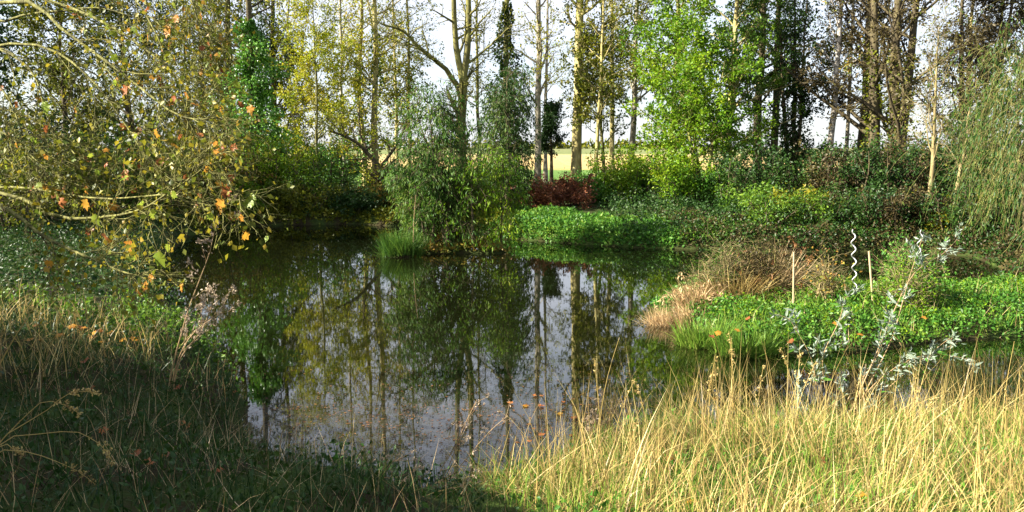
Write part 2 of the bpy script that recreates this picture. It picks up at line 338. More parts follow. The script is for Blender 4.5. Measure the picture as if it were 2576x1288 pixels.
def tree(name, label, cat, X, d, h, wpx, bark, leaf, seed, group=None, lean=(0, 0), cb=.2, n1=34, L1=2.2, ang1=1.0, up1=.5, n2=6, L2=.8, n3=3, L3=.35, lpt=5, size=.11, asp=.55,
         wob=.02, ivy=None, trunks=1, tspread=.5, jit=.07, lenfn=None, droop=.25, base=None, up2=.2, sides=9, pw=.8, crown='crown', top=.22):
    rng = np.random.default_rng(seed)
    b = base_at(X, d) if base is None else np.array(base, float)
    root = thing(name, label, cat, b, group)
    r = wpx*S/FPX*d*.5
    tm = Mesh(); bm = Mesh(); allq = []
    lf = lenfn or (lambda t: np.clip(1.25-1.0*t, .25, 1))
    for k in range(trunks):
        bb = b + (np.array([rng.normal()*tspread*.35, rng.normal()*tspread*.35, 0]) if trunks > 1 else 0)
        ll = (lean[0]+(rng.normal()*tspread if trunks > 1 else 0), lean[1]+(rng.normal()*tspread if trunks > 1 else 0))
        P, Rr = trunk_line(rng, bb, h*(rng.uniform(.8, 1.05) if trunks > 1 else 1), ll, wob, r=r*(rng.uniform(.6, 1) if trunks > 1 else 1), pw=pw)
        tm.tubes(P, Rr, sides)
        B1, R1 = kids(rng, P, Rr, n1//trunks, cb, .98, ang1, L1, 6, up1, .12, .45, lf, .012)
        B2, R2 = kids(rng, B1, R1, n2, .25, 1, .8, L2, 4 if up2 > 0 else 5, up2, .18, .55, None, .007)
        B3, R3 = kids(rng, B2, R2, n3, .3, 1, .8, L3, 2, 0, .2, .6, None, .005)
        bm.tubes(B1, R1, 4); bm.tubes(B2, R2, 3); bm.tubes(B3, R3, 3)
        allq.append((B2, B3))
        if ivy: ivy_on(rng, P, Rr, ivy[0], ivy[1], ivy[2]//trunks, ivy[3], .11, M[ivy[4]], root, b)
    tr_ = tm.build('trunk', M[bark], root, True, b); bm.build('branches', M[bark], tr_, True, b)
    if lpt > 0:
        lm = Mesh()
        for B2, B3 in allq:
            for Q, mm in ((B3, int(lpt*1.8+.5)), (B2, lpt)):
                pos, tan = on_twigs(rng, Q, mm, .1, jit)
                kp = rng.random(len(pos)) < np.interp(pos[:, 2], [7, 9.5], [1, top]); pos, tan = pos[kp], tan[kp]
                V, F = leaf_geo(rng, pos, tan*.6+rng.normal(size=pos.shape)*.6+np.array([0, 0, -droop]), size, asp); lm.add(V, F)
        lm.build(crown, M[leaf], root, off=b)
    return root

G_POP = 'tall slender trees on the far bank'
T = lambda *a, **k: tree(*a, **k)
# --- left background behind the overhanging branches
T('bushy_tree', 'dark leafy tree at the far left edge behind the overhanging twigs', 'tree', -90, 23, 8, 26, 'b_dark', 'dark', 101, cb=.12, n1=40, L1=3.2, n2=7, n3=4, lpt=7, size=.12, trunks=2, lean=(.3, 0))
T('bushy_tree', 'dark trunked olive tree behind the twigs, second from the left edge', 'tree', 165, 26, 8.5, 20, 'b_dark', 'olive', 102, top=.8, cb=.12, n1=36, L1=2.8, n2=7, n3=4, lpt=7, size=.11)
T('bushy_tree', 'dark trunked tree with deep green crown above the lit left bank', 'tree', 335, 28, 9, 22, 'b_dark', 'dark', 103, top=.8, cb=.14, n1=34, L1=2.7, n2=6, n3=4, lpt=7, size=.11)
T('bushy_tree', 'olive tree standing left of the ivy covered trunk', 'tree', 480, 35, 10, 18, 'b_moss', 'olive', 104, top=.8, cb=.1, n1=40, L1=2.6, n2=7, n3=4, lpt=7, size=.11, trunks=2)
T('bushy_tree', 'deep green shaded tree right of the ivy column', 'tree', 690, 37, 13, 22, 'b_dark', 'dark', 105, cb=.06, n1=44, L1=2.0, n2=7, n3=4, lpt=6, size=.13, lenfn=lambda t: np.clip(1.3-1.5*t, .2, 1))
T('ivy_clad_tree', 'broad ivy covered trunk, bright green on its left side', 'tree', 640, 31.5, 13, 32, 'b_dark', 'olive', 106, cb=.55, n1=24, L1=2.6, lpt=4, ivy=(.03, .55, 13000, 1.35, 'ivy'))
T('bushy_tree', 'tall dark tree top rising over the ivy column', 'tree', 590, 40, 17, 26, 'b_dark', 'olive', 107, top=.8, cb=.2, n1=44, L1=3.0, lpt=7, size=.13)
# --- slender trees in the middle
T('slender_tree', 'thin pale forked trunk just right of the dark tree', 'tree', 745, 36, 14, 11, 'b_white', 'yellow', 110, group=G_POP, cb=.18, n1=49, L1=2.0, ang1=.7, lpt=4, size=.13, lean=(-.4, 0), wob=.03)
T('slender_tree', 'leafy yellow green young tree with hidden trunk left of pale straight stem', 'tree', 800, 34, 9, 10, 'b_moss', 'yellow', 111, group=G_POP, cb=.1, n1=50, L1=2.3, lpt=9, size=.1)
T('slender_tree', 'pale straight stem with yellow leaves before the dark hedge', 'tree', 864, 39, 17, 12, 'b_white', 'yellow', 112, group=G_POP, cb=.12, n1=58, L1=1.8, lpt=5, size=.13)
T('slender_tree', 'narrower of the paired lit trunks with climbing ivy', 'tree', 918, 40, 18, 15, 'b_poplar', 'yellow', 113, group=G_POP, cb=.25, n1=49, L1=2.1, lpt=4, size=.13, lean=(-.4, 0), ivy=(.0, .35, 900, .3, 'ivy'))
T('slender_tree', 'thicker of the paired lit yellow trunks, right one', 'tree', 944, 38, 19, 20, 'b_poplar', 'yellow', 114, group=G_POP, cb=.22, n1=49, L1=2.2, lpt=4, size=.13, lean=(.2, 0), ivy=(.0, .4, 900, .3, 'green'))
T('slender_tree', 'thin grey trunk in front of the golden field, left', 'tree', 1004, 44, 16, 11, 'b_poplar', 'olive', 115, group=G_POP, cb=.2, n1=43, L1=1.8, lpt=5, size=.13)
T('slender_tree', 'thin darker trunk beside weeping willow left side', 'tree', 1030, 43, 17, 12, 'b_moss', 'olive', 116, group=G_POP, cb=.16, n1=43, L1=1.8, lpt=5, size=.13)
T('slender_tree', 'thin straight trunk rising behind the willow centre', 'tree', 1205, 45, 18, 11, 'b_moss', 'olive', 118, group=G_POP, cb=.2, n1=43, L1=1.8, lpt=3, size=.13)
T('ivy_clad_tree', 'single trunk wrapped in dark ivy behind the willow', 'tree', 1270, 36, 20, 20, 'b_moss', 'olive', 119, cb=.4, n1=26, L1=2.4, lpt=4, ivy=(.02, .42, 5200, .75, 'dark'))
T('slender_tree', 'straight whitish bare trunk left of the sky gap', 'tree', 1352, 39, 20, 17, 'b_white', 'yellow', 120, group=G_POP, cb=.2, n1=37, L1=2.0, lpt=2, size=.13, wob=.011, pw=1.2)
T('slender_tree', 'thin grey trunk close to the right of the whitish one', 'tree', 1373, 46, 19, 11, 'b_white', 'yellow', 121, group=G_POP, cb=.2, n1=37, L1=1.8, lpt=2, size=.13, wob=.011)
T('slender_tree', 'thickest straight trunk, yellow above and dark below, right of the sky gap', 'tree', 1450, 37, 20, 27, 'b_poplar', 'olive', 122, group=G_POP, top=.8, cb=.14, n1=43, L1=1.9, lpt=6, size=.13, wob=.011, lean=(.25, 0), pw=1.3)
T('slender_tree', 'narrow slightly leaning yellow stem right of the thickest trunk', 'tree', 1497, 35, 14, 12, 'b_poplar', 'olive', 123, group=G_POP, cb=.2, n1=43, L1=1.9, lpt=5, size=.13, wob=.02, lean=(.3, 0))
T('slender_tree', 'thin crooked stem in the group right of the sky gap', 'tree', 1523, 36, 13, 10, 'b_moss', 'olive', 124, group=G_POP, cb=.15, n1=40, L1=1.8, lpt=5, size=.13, wob=.03, lean=(-.2, 0))
T('slender_tree', 'pale straight trunk behind the crooked stems', 'tree', 1543, 47, 19, 15, 'b_poplar', 'olive', 125, group=G_POP, cb=.2, n1=40, L1=1.8, lpt=5, size=.13, wob=.011)
T('slender_tree', 'pale grey trunk at left edge of the big green tree', 'tree', 1587, 40, 19, 18, 'b_white', 'olive', 126, group=G_POP, top=.8, cb=.18, n1=49, L1=2.0, lpt=7, size=.13, wob=.011)
# --- big green group right of centre
T('leafy_tree', 'bright green leafy tree, left half of the green mass', 'tree', 1690, 33, 14, 18, 'b_moss', 'bright', 130, top=.8, cb=.08, n1=64, L1=2.6, n2=7, n3=4, lpt=6, size=.13, up1=.3)
T('leafy_tree', 'bright green leafy tree, right half of the green mass', 'tree', 1830, 34, 15, 20, 'b_poplar', 'green', 131, top=.8, cb=.06, n1=66, L1=2.5, n2=7, n3=4, lpt=6, size=.13, up1=.3, ivy=(0, .4, 900, .3, 'green'))
T('leafy_tree', 'low yellow green spreading tree in front of green mass', 'tree', 1770, 29.5, 6, 14, 'b_moss', 'bright', 132, cb=.08, n1=34, L1=2.3, n2=8, n3=4, lpt=6, size=.12, trunks=3, up1=.2)
T('slender_tree', 'dark straight trunk seen through right part of green mass', 'tree', 1905, 37, 18, 26, 'b_dark', 'green', 133, group=G_POP, top=.8, cb=.2, n1=40, L1=2.2, lpt=6, size=.13, wob=.014)
T('slender_tree', 'dark trunk at the right edge of the green mass', 'tree', 1946, 38, 18, 22, 'b_dark', 'green', 134, group=G_POP, top=.8, cb=.2, n1=40, L1=2.0, lpt=6, size=.13, wob=.014)
T('ivy_clad_tree', 'dark multi stemmed ivy thicket right of the green mass', 'tree', 1995, 34, 10, 20, 'b_dark', 'dark', 135, cb=.06, n1=36, L1=1.7, lpt=5, size=.13, trunks=3, tspread=.8, ivy=(.0, .6, 2400, .5, 'dark'))
# --- right group
T('slender_tree', 'pale banded birch like trunk with base in scrub', 'tree', 2082, 33, 16, 19, 'b_birch', 'mixed', 140, group=G_POP, cb=.2, n1=30, L1=2.0, lpt=5, size=.12, wob=.01, lean=(.4, 0))
T('slender_tree', 'thin white trunk right of the banded trunk', 'tree', 2125, 36, 17, 12, 'b_white', 'mixed', 141, group=G_POP, cb=.2, n1=30, L1=1.9, lpt=5, size=.12, wob=.01)
T('slender_tree', 'dark thick short trunk left of the many stemmed tree', 'tree', 2172, 38, 15, 32, 'b_dark', 'mixed', 142, group=G_POP, cb=.3, n1=30, L1=1.9, lpt=6, size=.12, wob=.014)
T('spreading_tree', 'big many stemmed tree with wide dark limbs and brown leaves', 'tree', 2245, 31, 15, 38, 'b_dark', 'dusk', 143, top=.8, cb=.12, n1=48, L1=4.0, ang1=.9, n2=8, L2=1.1, n3=4, L3=.45, lpt=8, size=.12, trunks=3, tspread=1.1, up1=.5, ivy=(0, .4, 2600, .35, 'olive'))
T('slender_tree', 'thin pale trunk behind right side of many stemmed tree', 'tree', 2420, 38, 17, 14, 'b_poplar', 'dusk', 144, group=G_POP, cb=.2, n1=30, L1=2.0, lpt=5, size=.12)
T('slender_tree', 'thin trunk with brown leaves near the right edge', 'tree', 2500, 36, 17, 12, 'b_moss', 'dusk', 145, group=G_POP, top=.8, cb=.15, n1=36, L1=2.2, lpt=6, size=.12)
T('spreading_tree', 'dusky thin limbed tree filling the upper right corner', 'tree', 2440, 33, 12, 20, 'b_dark', 'dusk', 148, top=.8, cb=.12, n1=50, L1=3.2, n2=8, L2=1.0, n3=4, lpt=7, size=.12, trunks=2, tspread=.9, up1=.4)
T('young_tree', 'slender pale bare young tree with upswept twigs near right bank', 'tree', 2345, 22.5, 5.6, 16, 'b_stem', 'olive', 146, cb=.3, n1=22, L1=1.7, ang1=.7, up1=.7, n2=6, L2=.7, n3=3, lpt=1, size=.06, wob=.02)
T('young_tree', 'short leaning pale stem beside the bare young tree', 'tree', 2405, 23, 4.2, 14, 'b_stem', 'olive', 147, cb=.3, n1=14, L1=1.2, lpt=1, size=.06, wob=.03, lean=(.4, 0))

# --- forked tree with the long dark limb, behind the willow
def custom_tree(name, label, X, d, lines, bark, leaf, seed, k1=8, L1=1.2, lpt=2, group=None, size=.1, ivy=None, up=.2):
    """lines: list of (points (X,Y,d), radius0 m)"""
    rng = np.random.default_rng(seed); b = base_at(X, d); root = thing(name, label, 'tree', b, group)
    tm = Mesh(); bm = Mesh(); lm = Mesh()
    for j, (pts, r0, r1) in enumerate(lines):
        K = np.array([at(q[0], q[1], q[2] if len(q) > 2 else d) for q in pts])
        if j == 0: K[0] = b - np.array([0, 0, .1])
        n = 12; tt = np.linspace(0, len(K)-1, n); i = np.clip(tt.astype(int), 0, len(K)-2); f = (tt-i)[:, None]
        P = (K[i]*(1-f)+K[i+1]*f); P[1:-1] = P[1:-1]*.5+.25*(P[:-2]+P[2:]); P[1:-1] += rng.normal(size=(n-2, 3))*.02*d/30
        Rr = np.linspace(r0, r1, n)[None]; P = P[None]
        tm.tubes(P, Rr, 8)
        B1, R1 = kids(rng, P, Rr, k1, .2, 1, .9, L1, 6, up, .14, .5, None, .01)
        B2, R2 = kids(rng, B1, R1, 6, .2, 1, .8, L1*.4, 4, .1, .18, .55, None, .007); B3, R3 = kids(rng, B2, R2, 3, .3, 1, .8, L1*.18, 2, 0, .2, .6, None, .005)
        bm.tubes(B1, R1, 5); bm.tubes(B2, R2, 4); bm.tubes(B3, R3, 3)
        if lpt:
            pos, tan = on_twigs(rng, B3, lpt, .1, .07); V, F = leaf_geo(rng, pos, tan+rng.normal(size=pos.shape)*.6-np.array([0, 0, .2]), size); lm.add(V, F)
        if ivy and j == 0: ivy_on(rng, P, Rr, 0, .8, ivy[0], ivy[1], .11, M[ivy[2]], root, b)
    t_ = tm.build('trunk', M[bark], root, True, b); bm.build('branches', M[bark], t_, True, b)
    if lm.n: lm.build('crown', M[leaf], root, off=b)
    return root
custom_tree('forked_tree', 'twin forked mossy trunk with a long dark limb reaching up left', 1160, 35,
    [([(1160, 500), (1158, 330), (1165, 215)], .25, .19), ([(1165, 215), (1145, 100), (1140, -60), (1130, -350)], .15, .07), ([(1165, 215), (1180, 100), (1175, -60), (1190, -380)], .16, .08),
     ([(1150, 215), (1110, 160, 34.5), (1055, 120, 34), (1015, 75, 33.6), (960, 60, 33)], .12, .03), ([(1175, 160), (1240, 110), (1290, 60, 34)], .06, .02)], 'b_moss', 'olive', 150, k1=11, L1=1.6, lpt=2)
custom_tree('crooked_tree', 'small dark crooked tree with V shaped limbs before the golden field', 960, 31,
    [([(958, 520), (955, 460), (955, 425)], .15, .12), ([(955, 425), (925, 385), (890, 350, 30.5), (830, 330, 30)], .10, .03), ([(955, 425), (985, 385), (1010, 340), (1030, 290)], .07, .025), ([(925, 385), (905, 330), (900, 270)], .05, .02)],
    'b_dark', 'yellow', 151, k1=9, L1=1.1, lpt=3, size=.09)
# mistletoe-like dark clump tree beside the white trunk
T('round_bush_tree', 'small dark green round crowned tree at the sky gap', 'tree', 1388, 43, 4.2, 12, 'b_dark', 'dark', 152, cb=.35, n1=26, L1=1.0, n2=6, L2=.4, n3=4, L3=.2, lpt=5, size=.12)

# --- weeping willows
def willow(label, b, h, spread, nst, n1, strand, seed, leaves=8, lean=(0, 0), size=.13, group='weeping willows', strands=10, leafm='willow', zmin=.05, ry=.6):
    rng = np.random.default_rng(seed); root = thing('weeping_willow', label, 'tree', b, group)
    tm = Mesh(); bm = Mesh(); lm = Mesh()
    for k in range(nst):
        P, Rr = trunk_line(rng, b+np.array([rng.normal()*.12, rng.normal()*.1, 0]), h*rng.uniform(.75, 1), (lean[0]+rng.normal()*spread*.28, lean[1]+rng.normal()*spread*.2), .03, r=.07*h/4.5)
        tm.tubes(P, Rr, 8)
        B1, R1 = kids(rng, P, Rr, n1, .25, 1, 1.0, spread, 7, .15, .12, .5, lambda t: np.clip(1.15-.7*t, .3, 1), .01)
        B2, R2 = kids(rng, B1, R1, strands, .25, 1, 1.1, strand, 6, -3.2, .12, .5, None, .004)
        zz = max(b[2], zmin)
        B2[..., 2] = np.maximum(B2[..., 2], zz+.12+.3*rng.random(B2.shape[:1])[:, None])
        bm.tubes(B1, R1, 5); bm.tubes(B2, R2, 3)
        pos, tan = on_twigs(rng, B2, leaves, .05, .05)
        V, F = leaf_geo(rng, pos, tan*.5+rng.normal(size=pos.shape)*.35+np.array([0, 0, -.8]), size, .24, .05); lm.add(V, F)
    t_ = tm.build('trunk', M['b_dark'], root, True, b); bm.build('branches', M['b_moss'], t_, True, b)
    lm.build('crown', M[leafm], root, off=b)
wb = np.array([WIL[0], WIL[1]+.1, hz(WIL[0], WIL[1]+.1)])
WK = dict(asp=.26, droop=1.1, up2=-1.6, ang1=.75, n2=9, n3=3, jit=.05, top=1)
tree('weeping_willow', 'weeping willow growing from a strip of mud in the pond', 'tree', 0, 20, 4.2, 16, 'b_dark', 'willow', 160, base=wb, cb=.1, n1=36, L1=1.15, up1=.3, L2=.75, L3=.3, lpt=3, size=.13, trunks=3, tspread=.6, group='weeping willows', **WK)
tree('weeping_willow', 'dark narrow willow on the bank beneath the ivy wrapped trunk', 'tree', 1262, 27.4, 5.4, 16, 'b_dark', 'willow_dark', 163, cb=.08, n1=36, L1=1.15, up1=.3, L2=.9, L3=.35, lpt=4, size=.15, trunks=3, tspread=.6, group='weeping willows', **WK)
tree('weeping_willow', 'low yellowing willow sprawl at the left skirt of pond willow', 'tree', 1070, 22, 2.6, 10, 'b_dark', 'willow', 164, base=(WIL[0]-.8, WIL[1]+.4, .02), cb=.08, n1=30, L1=.8, up1=.1, L2=.5, L3=.25, lpt=4, size=.12, trunks=4, tspread=.7, group='weeping willows', **WK)
tree('weeping_willow', 'yellow green willow sprawl at the right skirt of pond willow', 'tree', 1230, 22, 2.6, 10, 'b_dark', 'bright', 165, base=(WIL[0]+.7, WIL[1]+.3, .02), cb=.08, n1=30, L1=.8, up1=.1, L2=.5, L3=.25, lpt=3, size=.11, trunks=4, tspread=.7, group='weeping willows', **WK)
b_ = base_at(2870, 13.5)
willow('drooping willow filling the right edge of the picture', b_, 4.7, 1.9, 4, 16, 2.2, 161, leaves=15, size=.11, lean=(-.2, .2), strands=9, leafm='dark')
b_ = base_at(2620, 18)
willow('willow behind the right edge one, its strands in deeper shade', b_, 5.0, 1.8, 3, 16, 2.0, 162, leaves=14, size=.12, strands=10, leafm='willow_dark')

# ------------------------------------------------------------------ shrubs
def shrub(name, label, X, d, wd, h, leaf, seed, stems=14, lpt=5, size=.09, bark='b_dark', cat='shrub', group=None, dep=None, k2=8, k3=4, b=None, asp=.55):
    rng = np.random.default_rng(seed); b = base_at(X, d) if b is None else b; root = thing(name, label, cat, b, group)
    dep = dep or wd*.6
    bx = b[0]+rng.uniform(-.4, .4, stems)*wd; by = b[1]+rng.uniform(-.4, .4, stems)*dep
    bz = height(bx, by)-.05
    n = 7; hh = h*rng.uniform(.5, 1.0, stems)
    dx = rng.normal(size=stems)*wd*.16; dy = rng.normal(size=stems)*dep*.16; tt = np.linspace(0, 1, n)
    P = np.stack([bx[:, None]+dx[:, None]*tt**1.5+rng.normal(size=(stems, n))*.02*h*tt, by[:, None]+dy[:, None]*tt**1.5, bz[:, None]+hh[:, None]*tt], -1)
    Rr = (.012*h+.01)*np.linspace(1, .3, n)[None]*np.ones((stems, 1))
    B1, R1 = kids(rng, P, Rr, k2, .12, 1, .95, h*.34, 4, .1, .18, .5, None, .005)
    B2, R2 = kids(rng, B1, R1, k3, .2, 1, .8, max(.22, h*.14), 2, 0, .2, .6, None, .004)
    sm = Mesh(); sm.tubes(P, Rr, 5); sm.tubes(B1, R1, 3)
    if d < 20: sm.tubes(B2, R2, 3)
    if name == 'tall_weed':
        for j in range(stems):
            sj = Mesh(); sj.tubes(P[j:j+1], Rr[j:j+1], 5); sj.tubes(B1[j*k2:(j+1)*k2], R1[j*k2:(j+1)*k2], 3); sj.tubes(B2[j*k2*k3:(j+1)*k2*k3], R2[j*k2*k3:(j+1)*k2*k3], 3); sj.build('stem', M[bark], root, True, b)
    else: sm.build('stems', M[bark], root, True, b)
    lm = Mesh()
    for Q, mm in ((B2, lpt), (B1, lpt)):
        pos, tan = on_twigs(rng, Q, mm, .1, .06)
        pos[:, 2] = np.maximum(pos[:, 2], .03)
        V, F = leaf_geo(rng, pos, tan*.5+rng.normal(size=pos.shape)*.6-np.array([0, 0, .2]), size, asp); lm.add(V, F)
    lm.build('foliage', M[leaf], root, off=b)
    return root
SH = [  # X, d, width m, height m, leaf, label
 (-40, 20, 4.0, 2.6, 'olive', 'olive shrub at the left edge under the overhanging branches'),
 (110, 22, 3.6, 2.4, 'dark', 'dark shrub below the dark trunked olive tree'),
 (250, 24, 3.4, 2.6, 'green', 'green shrub behind the rust coloured hanging leaves'),
 (390, 26, 3.6, 2.8, 'olive', 'olive shrub under the thin green crowned tree'),
 (500, 28, 3.4, 2.7, 'mixed', 'yellowing shrub left of the ivy column foot'),
 (610, 30, 3.4, 2.6, 'olive', 'tangled olive shrub at the foot of the ivy column'),
 (720, 30.5, 3.2, 2.4, 'bright', 'yellow green shrub below the thin pale forked trunk'),
 (815, 31.5, 2.4, 2.4, 'ivy', 'fresh green bushy growth beside the pale straight stem'),
 (880, 31, 2.6, .75, 'mixed', 'low yellowing shrub at the foot of the paired trunks'),
 (1000, 30, 2.8, .75, 'mixed', 'low brown green shrub right of the crooked tree'),
 (1060, 29, 2.2, 1.2, 'green', 'green shrub at the left skirt of the willow'),
 (560, 28.2, 3.0, 1.2, 'bright', 'low green bramble at the water edge, left'),
 (720, 29.3, 3.0, 1.0, 'olive', 'low bramble at water edge below the yellow green shrub'),
 (880, 29.3, 3.0, .9, 'dark', 'dark low bramble at the water edge, before the paired trunks'),
 (1485, 29.5, 1.6, 1.15, 'ivy', 'light green shrub right of the rust brown bush'),
 (1550, 29.5, 2.4, 1.8, 'bright', 'yellow green shrub at the foot of the pale grey trunk'),
 (1640, 29, 2.4, 2.0, 'bright', 'leafy yellow green shrub under the left half of green mass'),
 (1730, 27.6, 2.2, 1.7, 'bright', 'brightest yellow green shrub low on the far bank'),
 (1810, 27.6, 2.0, 1.3, 'herb', 'fresh green low shrub near the bank corner'),
 (1900, 26.5, 2.6, 1.9, 'dark', 'dark shaded shrub at the right foot of green mass'),
 (2000, 26, 2.8, 2.0, 'dark', 'dark shrub under the ivy thicket'),
 (2100, 25.5, 2.8, 1.9, 'dusk', 'dusky brown green shrub before the banded trunk'),
 (2200, 25, 2.8, 2.2, 'dark', 'dark green shrub below the many stemmed tree'),
 (2290, 26, 2.8, 2.4, 'dusk', 'dusky shrub right of the many stemmed tree'),
 (2400, 25.5, 3.0, 2.8, 'dark', 'dark shrub behind the bare young tree'),
 (2490, 24, 3.0, 2.6, 'dark', 'dark shrub behind the willow strands on the right'),
 (1930, 24.5, 2.2, .8, 'green', 'low green bramble right of the bank corner'),
 (2140, 21.8, 2.6, 1.1, 'dark', 'dark bramble behind the upright wire spiral'),
 (2280, 21.3, 2.2, 1.2, 'dusk', 'dusky bramble behind the leaning wire spiral'),
 (2480, 20.5, 2.6, 1.5, 'dark', 'dark bramble at foot of the right willows'),
 (2010, 21.9, 2.4, 1.0, 'green', 'green bramble behind the left cane'),
 (2060, 23, 2.6, .9, 'olive', 'low olive tinted bramble along the right far bank'),
 (2230, 22.5, 2.6, .8, 'dusk', 'low dusky bramble left of the bare young tree'),
 (2420, 21.5, 2.6, .9, 'olive', 'low olive bramble right of the bare young tree'),
]
for i, (X, d, wd, h, lf, lab) in enumerate(SH):
    shrub('shrub', lab, X, d, wd, h, lf, 300+i, group='shrubs along the far bank', stems=int(10+wd*4), lpt=6, size=.1 if d > 22 else .08)
shrub('dead_bush', 'rust brown dead bush under the whitish bare trunk', 1378, 28.6, 3.0, 1.0, 'rust', 340, stems=32, lpt=8, size=.09)
# promontory shrub and weeds
PB = lambda X, Y: (lambda q: np.array([q[0], q[1], hz(q[0], q[1])]))(gp(X, Y, .2))
shrub('tall_weed', 'loose dusky weed bush at the back of the grassy spit', 1915, 15, 1.0, .75, 'dusk', 341, stems=11, lpt=7, size=.05, bark='b_moss', b=PB(1900, 752))
shrub('tall_weed', 'feathery green weed standing behind the dry reeds', 1800, 15, .7, 1.0, 'green', 342, stems=12, lpt=4, size=.035, bark='b_stem', b=PB(1810, 755), asp=.25)
shrub('tall_weed', 'green weed clump beside the leaning wire spiral', 2330, 14, 1.0, .85, 'herb', 343, stems=14, lpt=4, size=.05, bark='b_stem', b=PB(2310, 765))
shrub('tall_weed', 'brown twiggy weed between the two canes', 2060, 14, .5, .75, 'mixed', 344, stems=7, lpt=1, size=.05, bark='b_stem', b=PB(2060, 770))
shrub('tall_weed', 'yellow green weed left of the long fallen stem', 2280, 13, .6, .65, 'bright', 345, stems=10, lpt=4, size=.04, bark='b_stem', b=PB(2270, 785))

# ------------------------------------------------------------------ stuff: herbs and grass on the far bank and the spit
def scatter(rng, n, x0, x1, y0, y1, lo=.02, hi=99, cond=None):
    x = rng.uniform(x0, x1, n); y = rng.uniform(y0, y1, n); sd = sdist(x, y); k = (sd > lo) & (sd < hi)
    if cond is not None: k &= cond(x, y)
    x, y = x[k], y[k]; return np.stack([x, y, height(x, y)], -1)
def herb_carpet(name, label, pts, rng, mat, hmin, hmax, size, per=4, asp=.6):
    m_ = Mesh()
    base = np.repeat(pts, per, 0); n = len(base)
    lump = .55+.45*np.sin(base[:, 0]*3.1+1)*np.sin(base[:, 1]*3.7)
    base = base+np.stack([rng.normal(size=n)*.04, rng.normal(size=n)*.04, rng.uniform(hmin, hmax, n)*np.clip(lump, .15, 1)], -1)
    ax_ = rng.normal(size=(n, 3))*.6+np.array([0, 0, .1]); V, F = leaf_geo(rng, base, ax_, size, asp); m_.add(V, F)
    return tag(m_.build(name, mat), label, 'ground cover', kind='stuff')
def grass(name, label, pts, rng, mat, h0, h1, wd, lean=.5, curve=1.0, az=None, seg=3, shore=None, tuft=0.):
    n = len(pts); hk = np.ones(n) if shore is None else np.clip(shore[0]+sdist(pts[:, 0], pts[:, 1])*shore[1], 0, 1)*(.72+.42*np.sin(pts[:, 0]*2.3+1)*np.sin(pts[:, 1]*2.9+pts[:, 0])); pts = pts - np.array([0, 0, .02])
    if tuft:
        cx, cy = np.floor(pts[:, 0]/tuft+.4*np.sin(pts[:, 1]*5)), np.floor(pts[:, 1]/tuft+.4*np.sin(pts[:, 0]*4)); ha = np.modf(np.abs(np.sin(cx*12.9898+cy*78.233)*43758.5453))[0]; azt = ha*2*math.pi+rng.normal(size=n)*.75; az = lambda r_, n_: azt
    V, F = blades(rng, pts, rng.uniform(h0, h1, n)*hk, wd*rng.uniform(.6, 1.4, n), np.abs(rng.normal(size=n))*lean, rng.normal(size=n)*.4+curve*rng.random(n), az(rng, n) if az else None, seg)
    return tag(mk(name, V, F, mat), label, 'grass', kind='stuff')
rng = np.random.default_rng(7)
herb_carpet('bank_herbs', 'bright green low herbs along the far bank edge', scatter(rng, 42000, -.8, 11, 21, 28.5, .0, 2.8, lambda x, y: y > 20), rng, M['herb'], -.1, .22, .09, 3)
herb_carpet('bank_nettles', 'upright leafy weeds along the far bank edge', scatter(rng, 1500, -.8, 11, 21, 28.5, .1, 2.8, lambda x, y: y > 20), rng, M['green'], .0, .32, .08, 9)
herb_carpet('islet_weeds', 'weeds and trailing leaves covering the mud strip under the willow', (lambda q: q[q[:, 2] > -.02])(np.stack([(xx := rng.uniform(WIL[0]-2.2, WIL[0]+2.2, 3000)), (yy_ := rng.uniform(WIL[1]-.6, WIL[1]+1.2, 3000)), height(xx, yy_)], -1)), rng, M['mixed'], .0, .35, .08, 3)
herb_carpet('bank_ivy', 'dark ivy and bramble leaves covering the left far bank', scatter(rng, 26000, -16, 0, 25, 34, .0, 5), rng, M['olive'], .0, .35, .11, 3)
herb_carpet('bank_undergrowth', 'mixed undergrowth below the trees of the right far bank', scatter(rng, 26000, 3, 20, 19, 33, .0, 7, lambda x, y: y > 18), rng, M['dark'], .0, .8, .08, 2)  # dark leaf colour imitates the deep shade under the far trees
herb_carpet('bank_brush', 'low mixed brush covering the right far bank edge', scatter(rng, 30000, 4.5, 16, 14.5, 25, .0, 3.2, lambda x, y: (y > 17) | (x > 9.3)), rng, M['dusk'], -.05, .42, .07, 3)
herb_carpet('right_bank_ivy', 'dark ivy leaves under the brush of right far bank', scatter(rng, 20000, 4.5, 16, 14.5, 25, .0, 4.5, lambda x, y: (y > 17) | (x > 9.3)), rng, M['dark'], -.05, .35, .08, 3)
herb_carpet('left_undergrowth', 'shaded undergrowth on the left bank under the branches', scatter(rng, 14000, -16, -4.2, 10.5, 27, .0, 7), rng, M['dark'], .0, .6, .06, 4)  # dark leaf material paints in the shade below the branches
herb_carpet('spit_herbs', 'lush green herbs covering the grassy spit on the right', scatter(rng, 15000, 2.3, 13, 9.3, 15.5, .0, 3, lambda x, y: y > 9), rng, M['herb'], .0, .24, .05, 5)
herb_carpet('spit_nettles', 'upright leafy weeds standing out of the spit herbs', scatter(rng, 900, 2.6, 13, 9.3, 15.5, .1, 3, lambda x, y: y > 9), rng, M['bright'], .05, .3, .045, 14)
herb_carpet('spit_dark_weeds', 'darker leafy weeds on the spit', scatter(rng, 900, 2.6, 13, 9.3, 15.5, .05, 3, lambda x, y: y > 9), rng, M['green'], .05, .3, .05, 14)
grass('spit_dry_stems', 'dead stems and dry blades among the spit herbs', scatter(rng, 1400, 2.4, 13, 9.3, 15.5, .0, 3, lambda x, y: y > 9), rng, M['reed'], .15, .4, .008, .6)
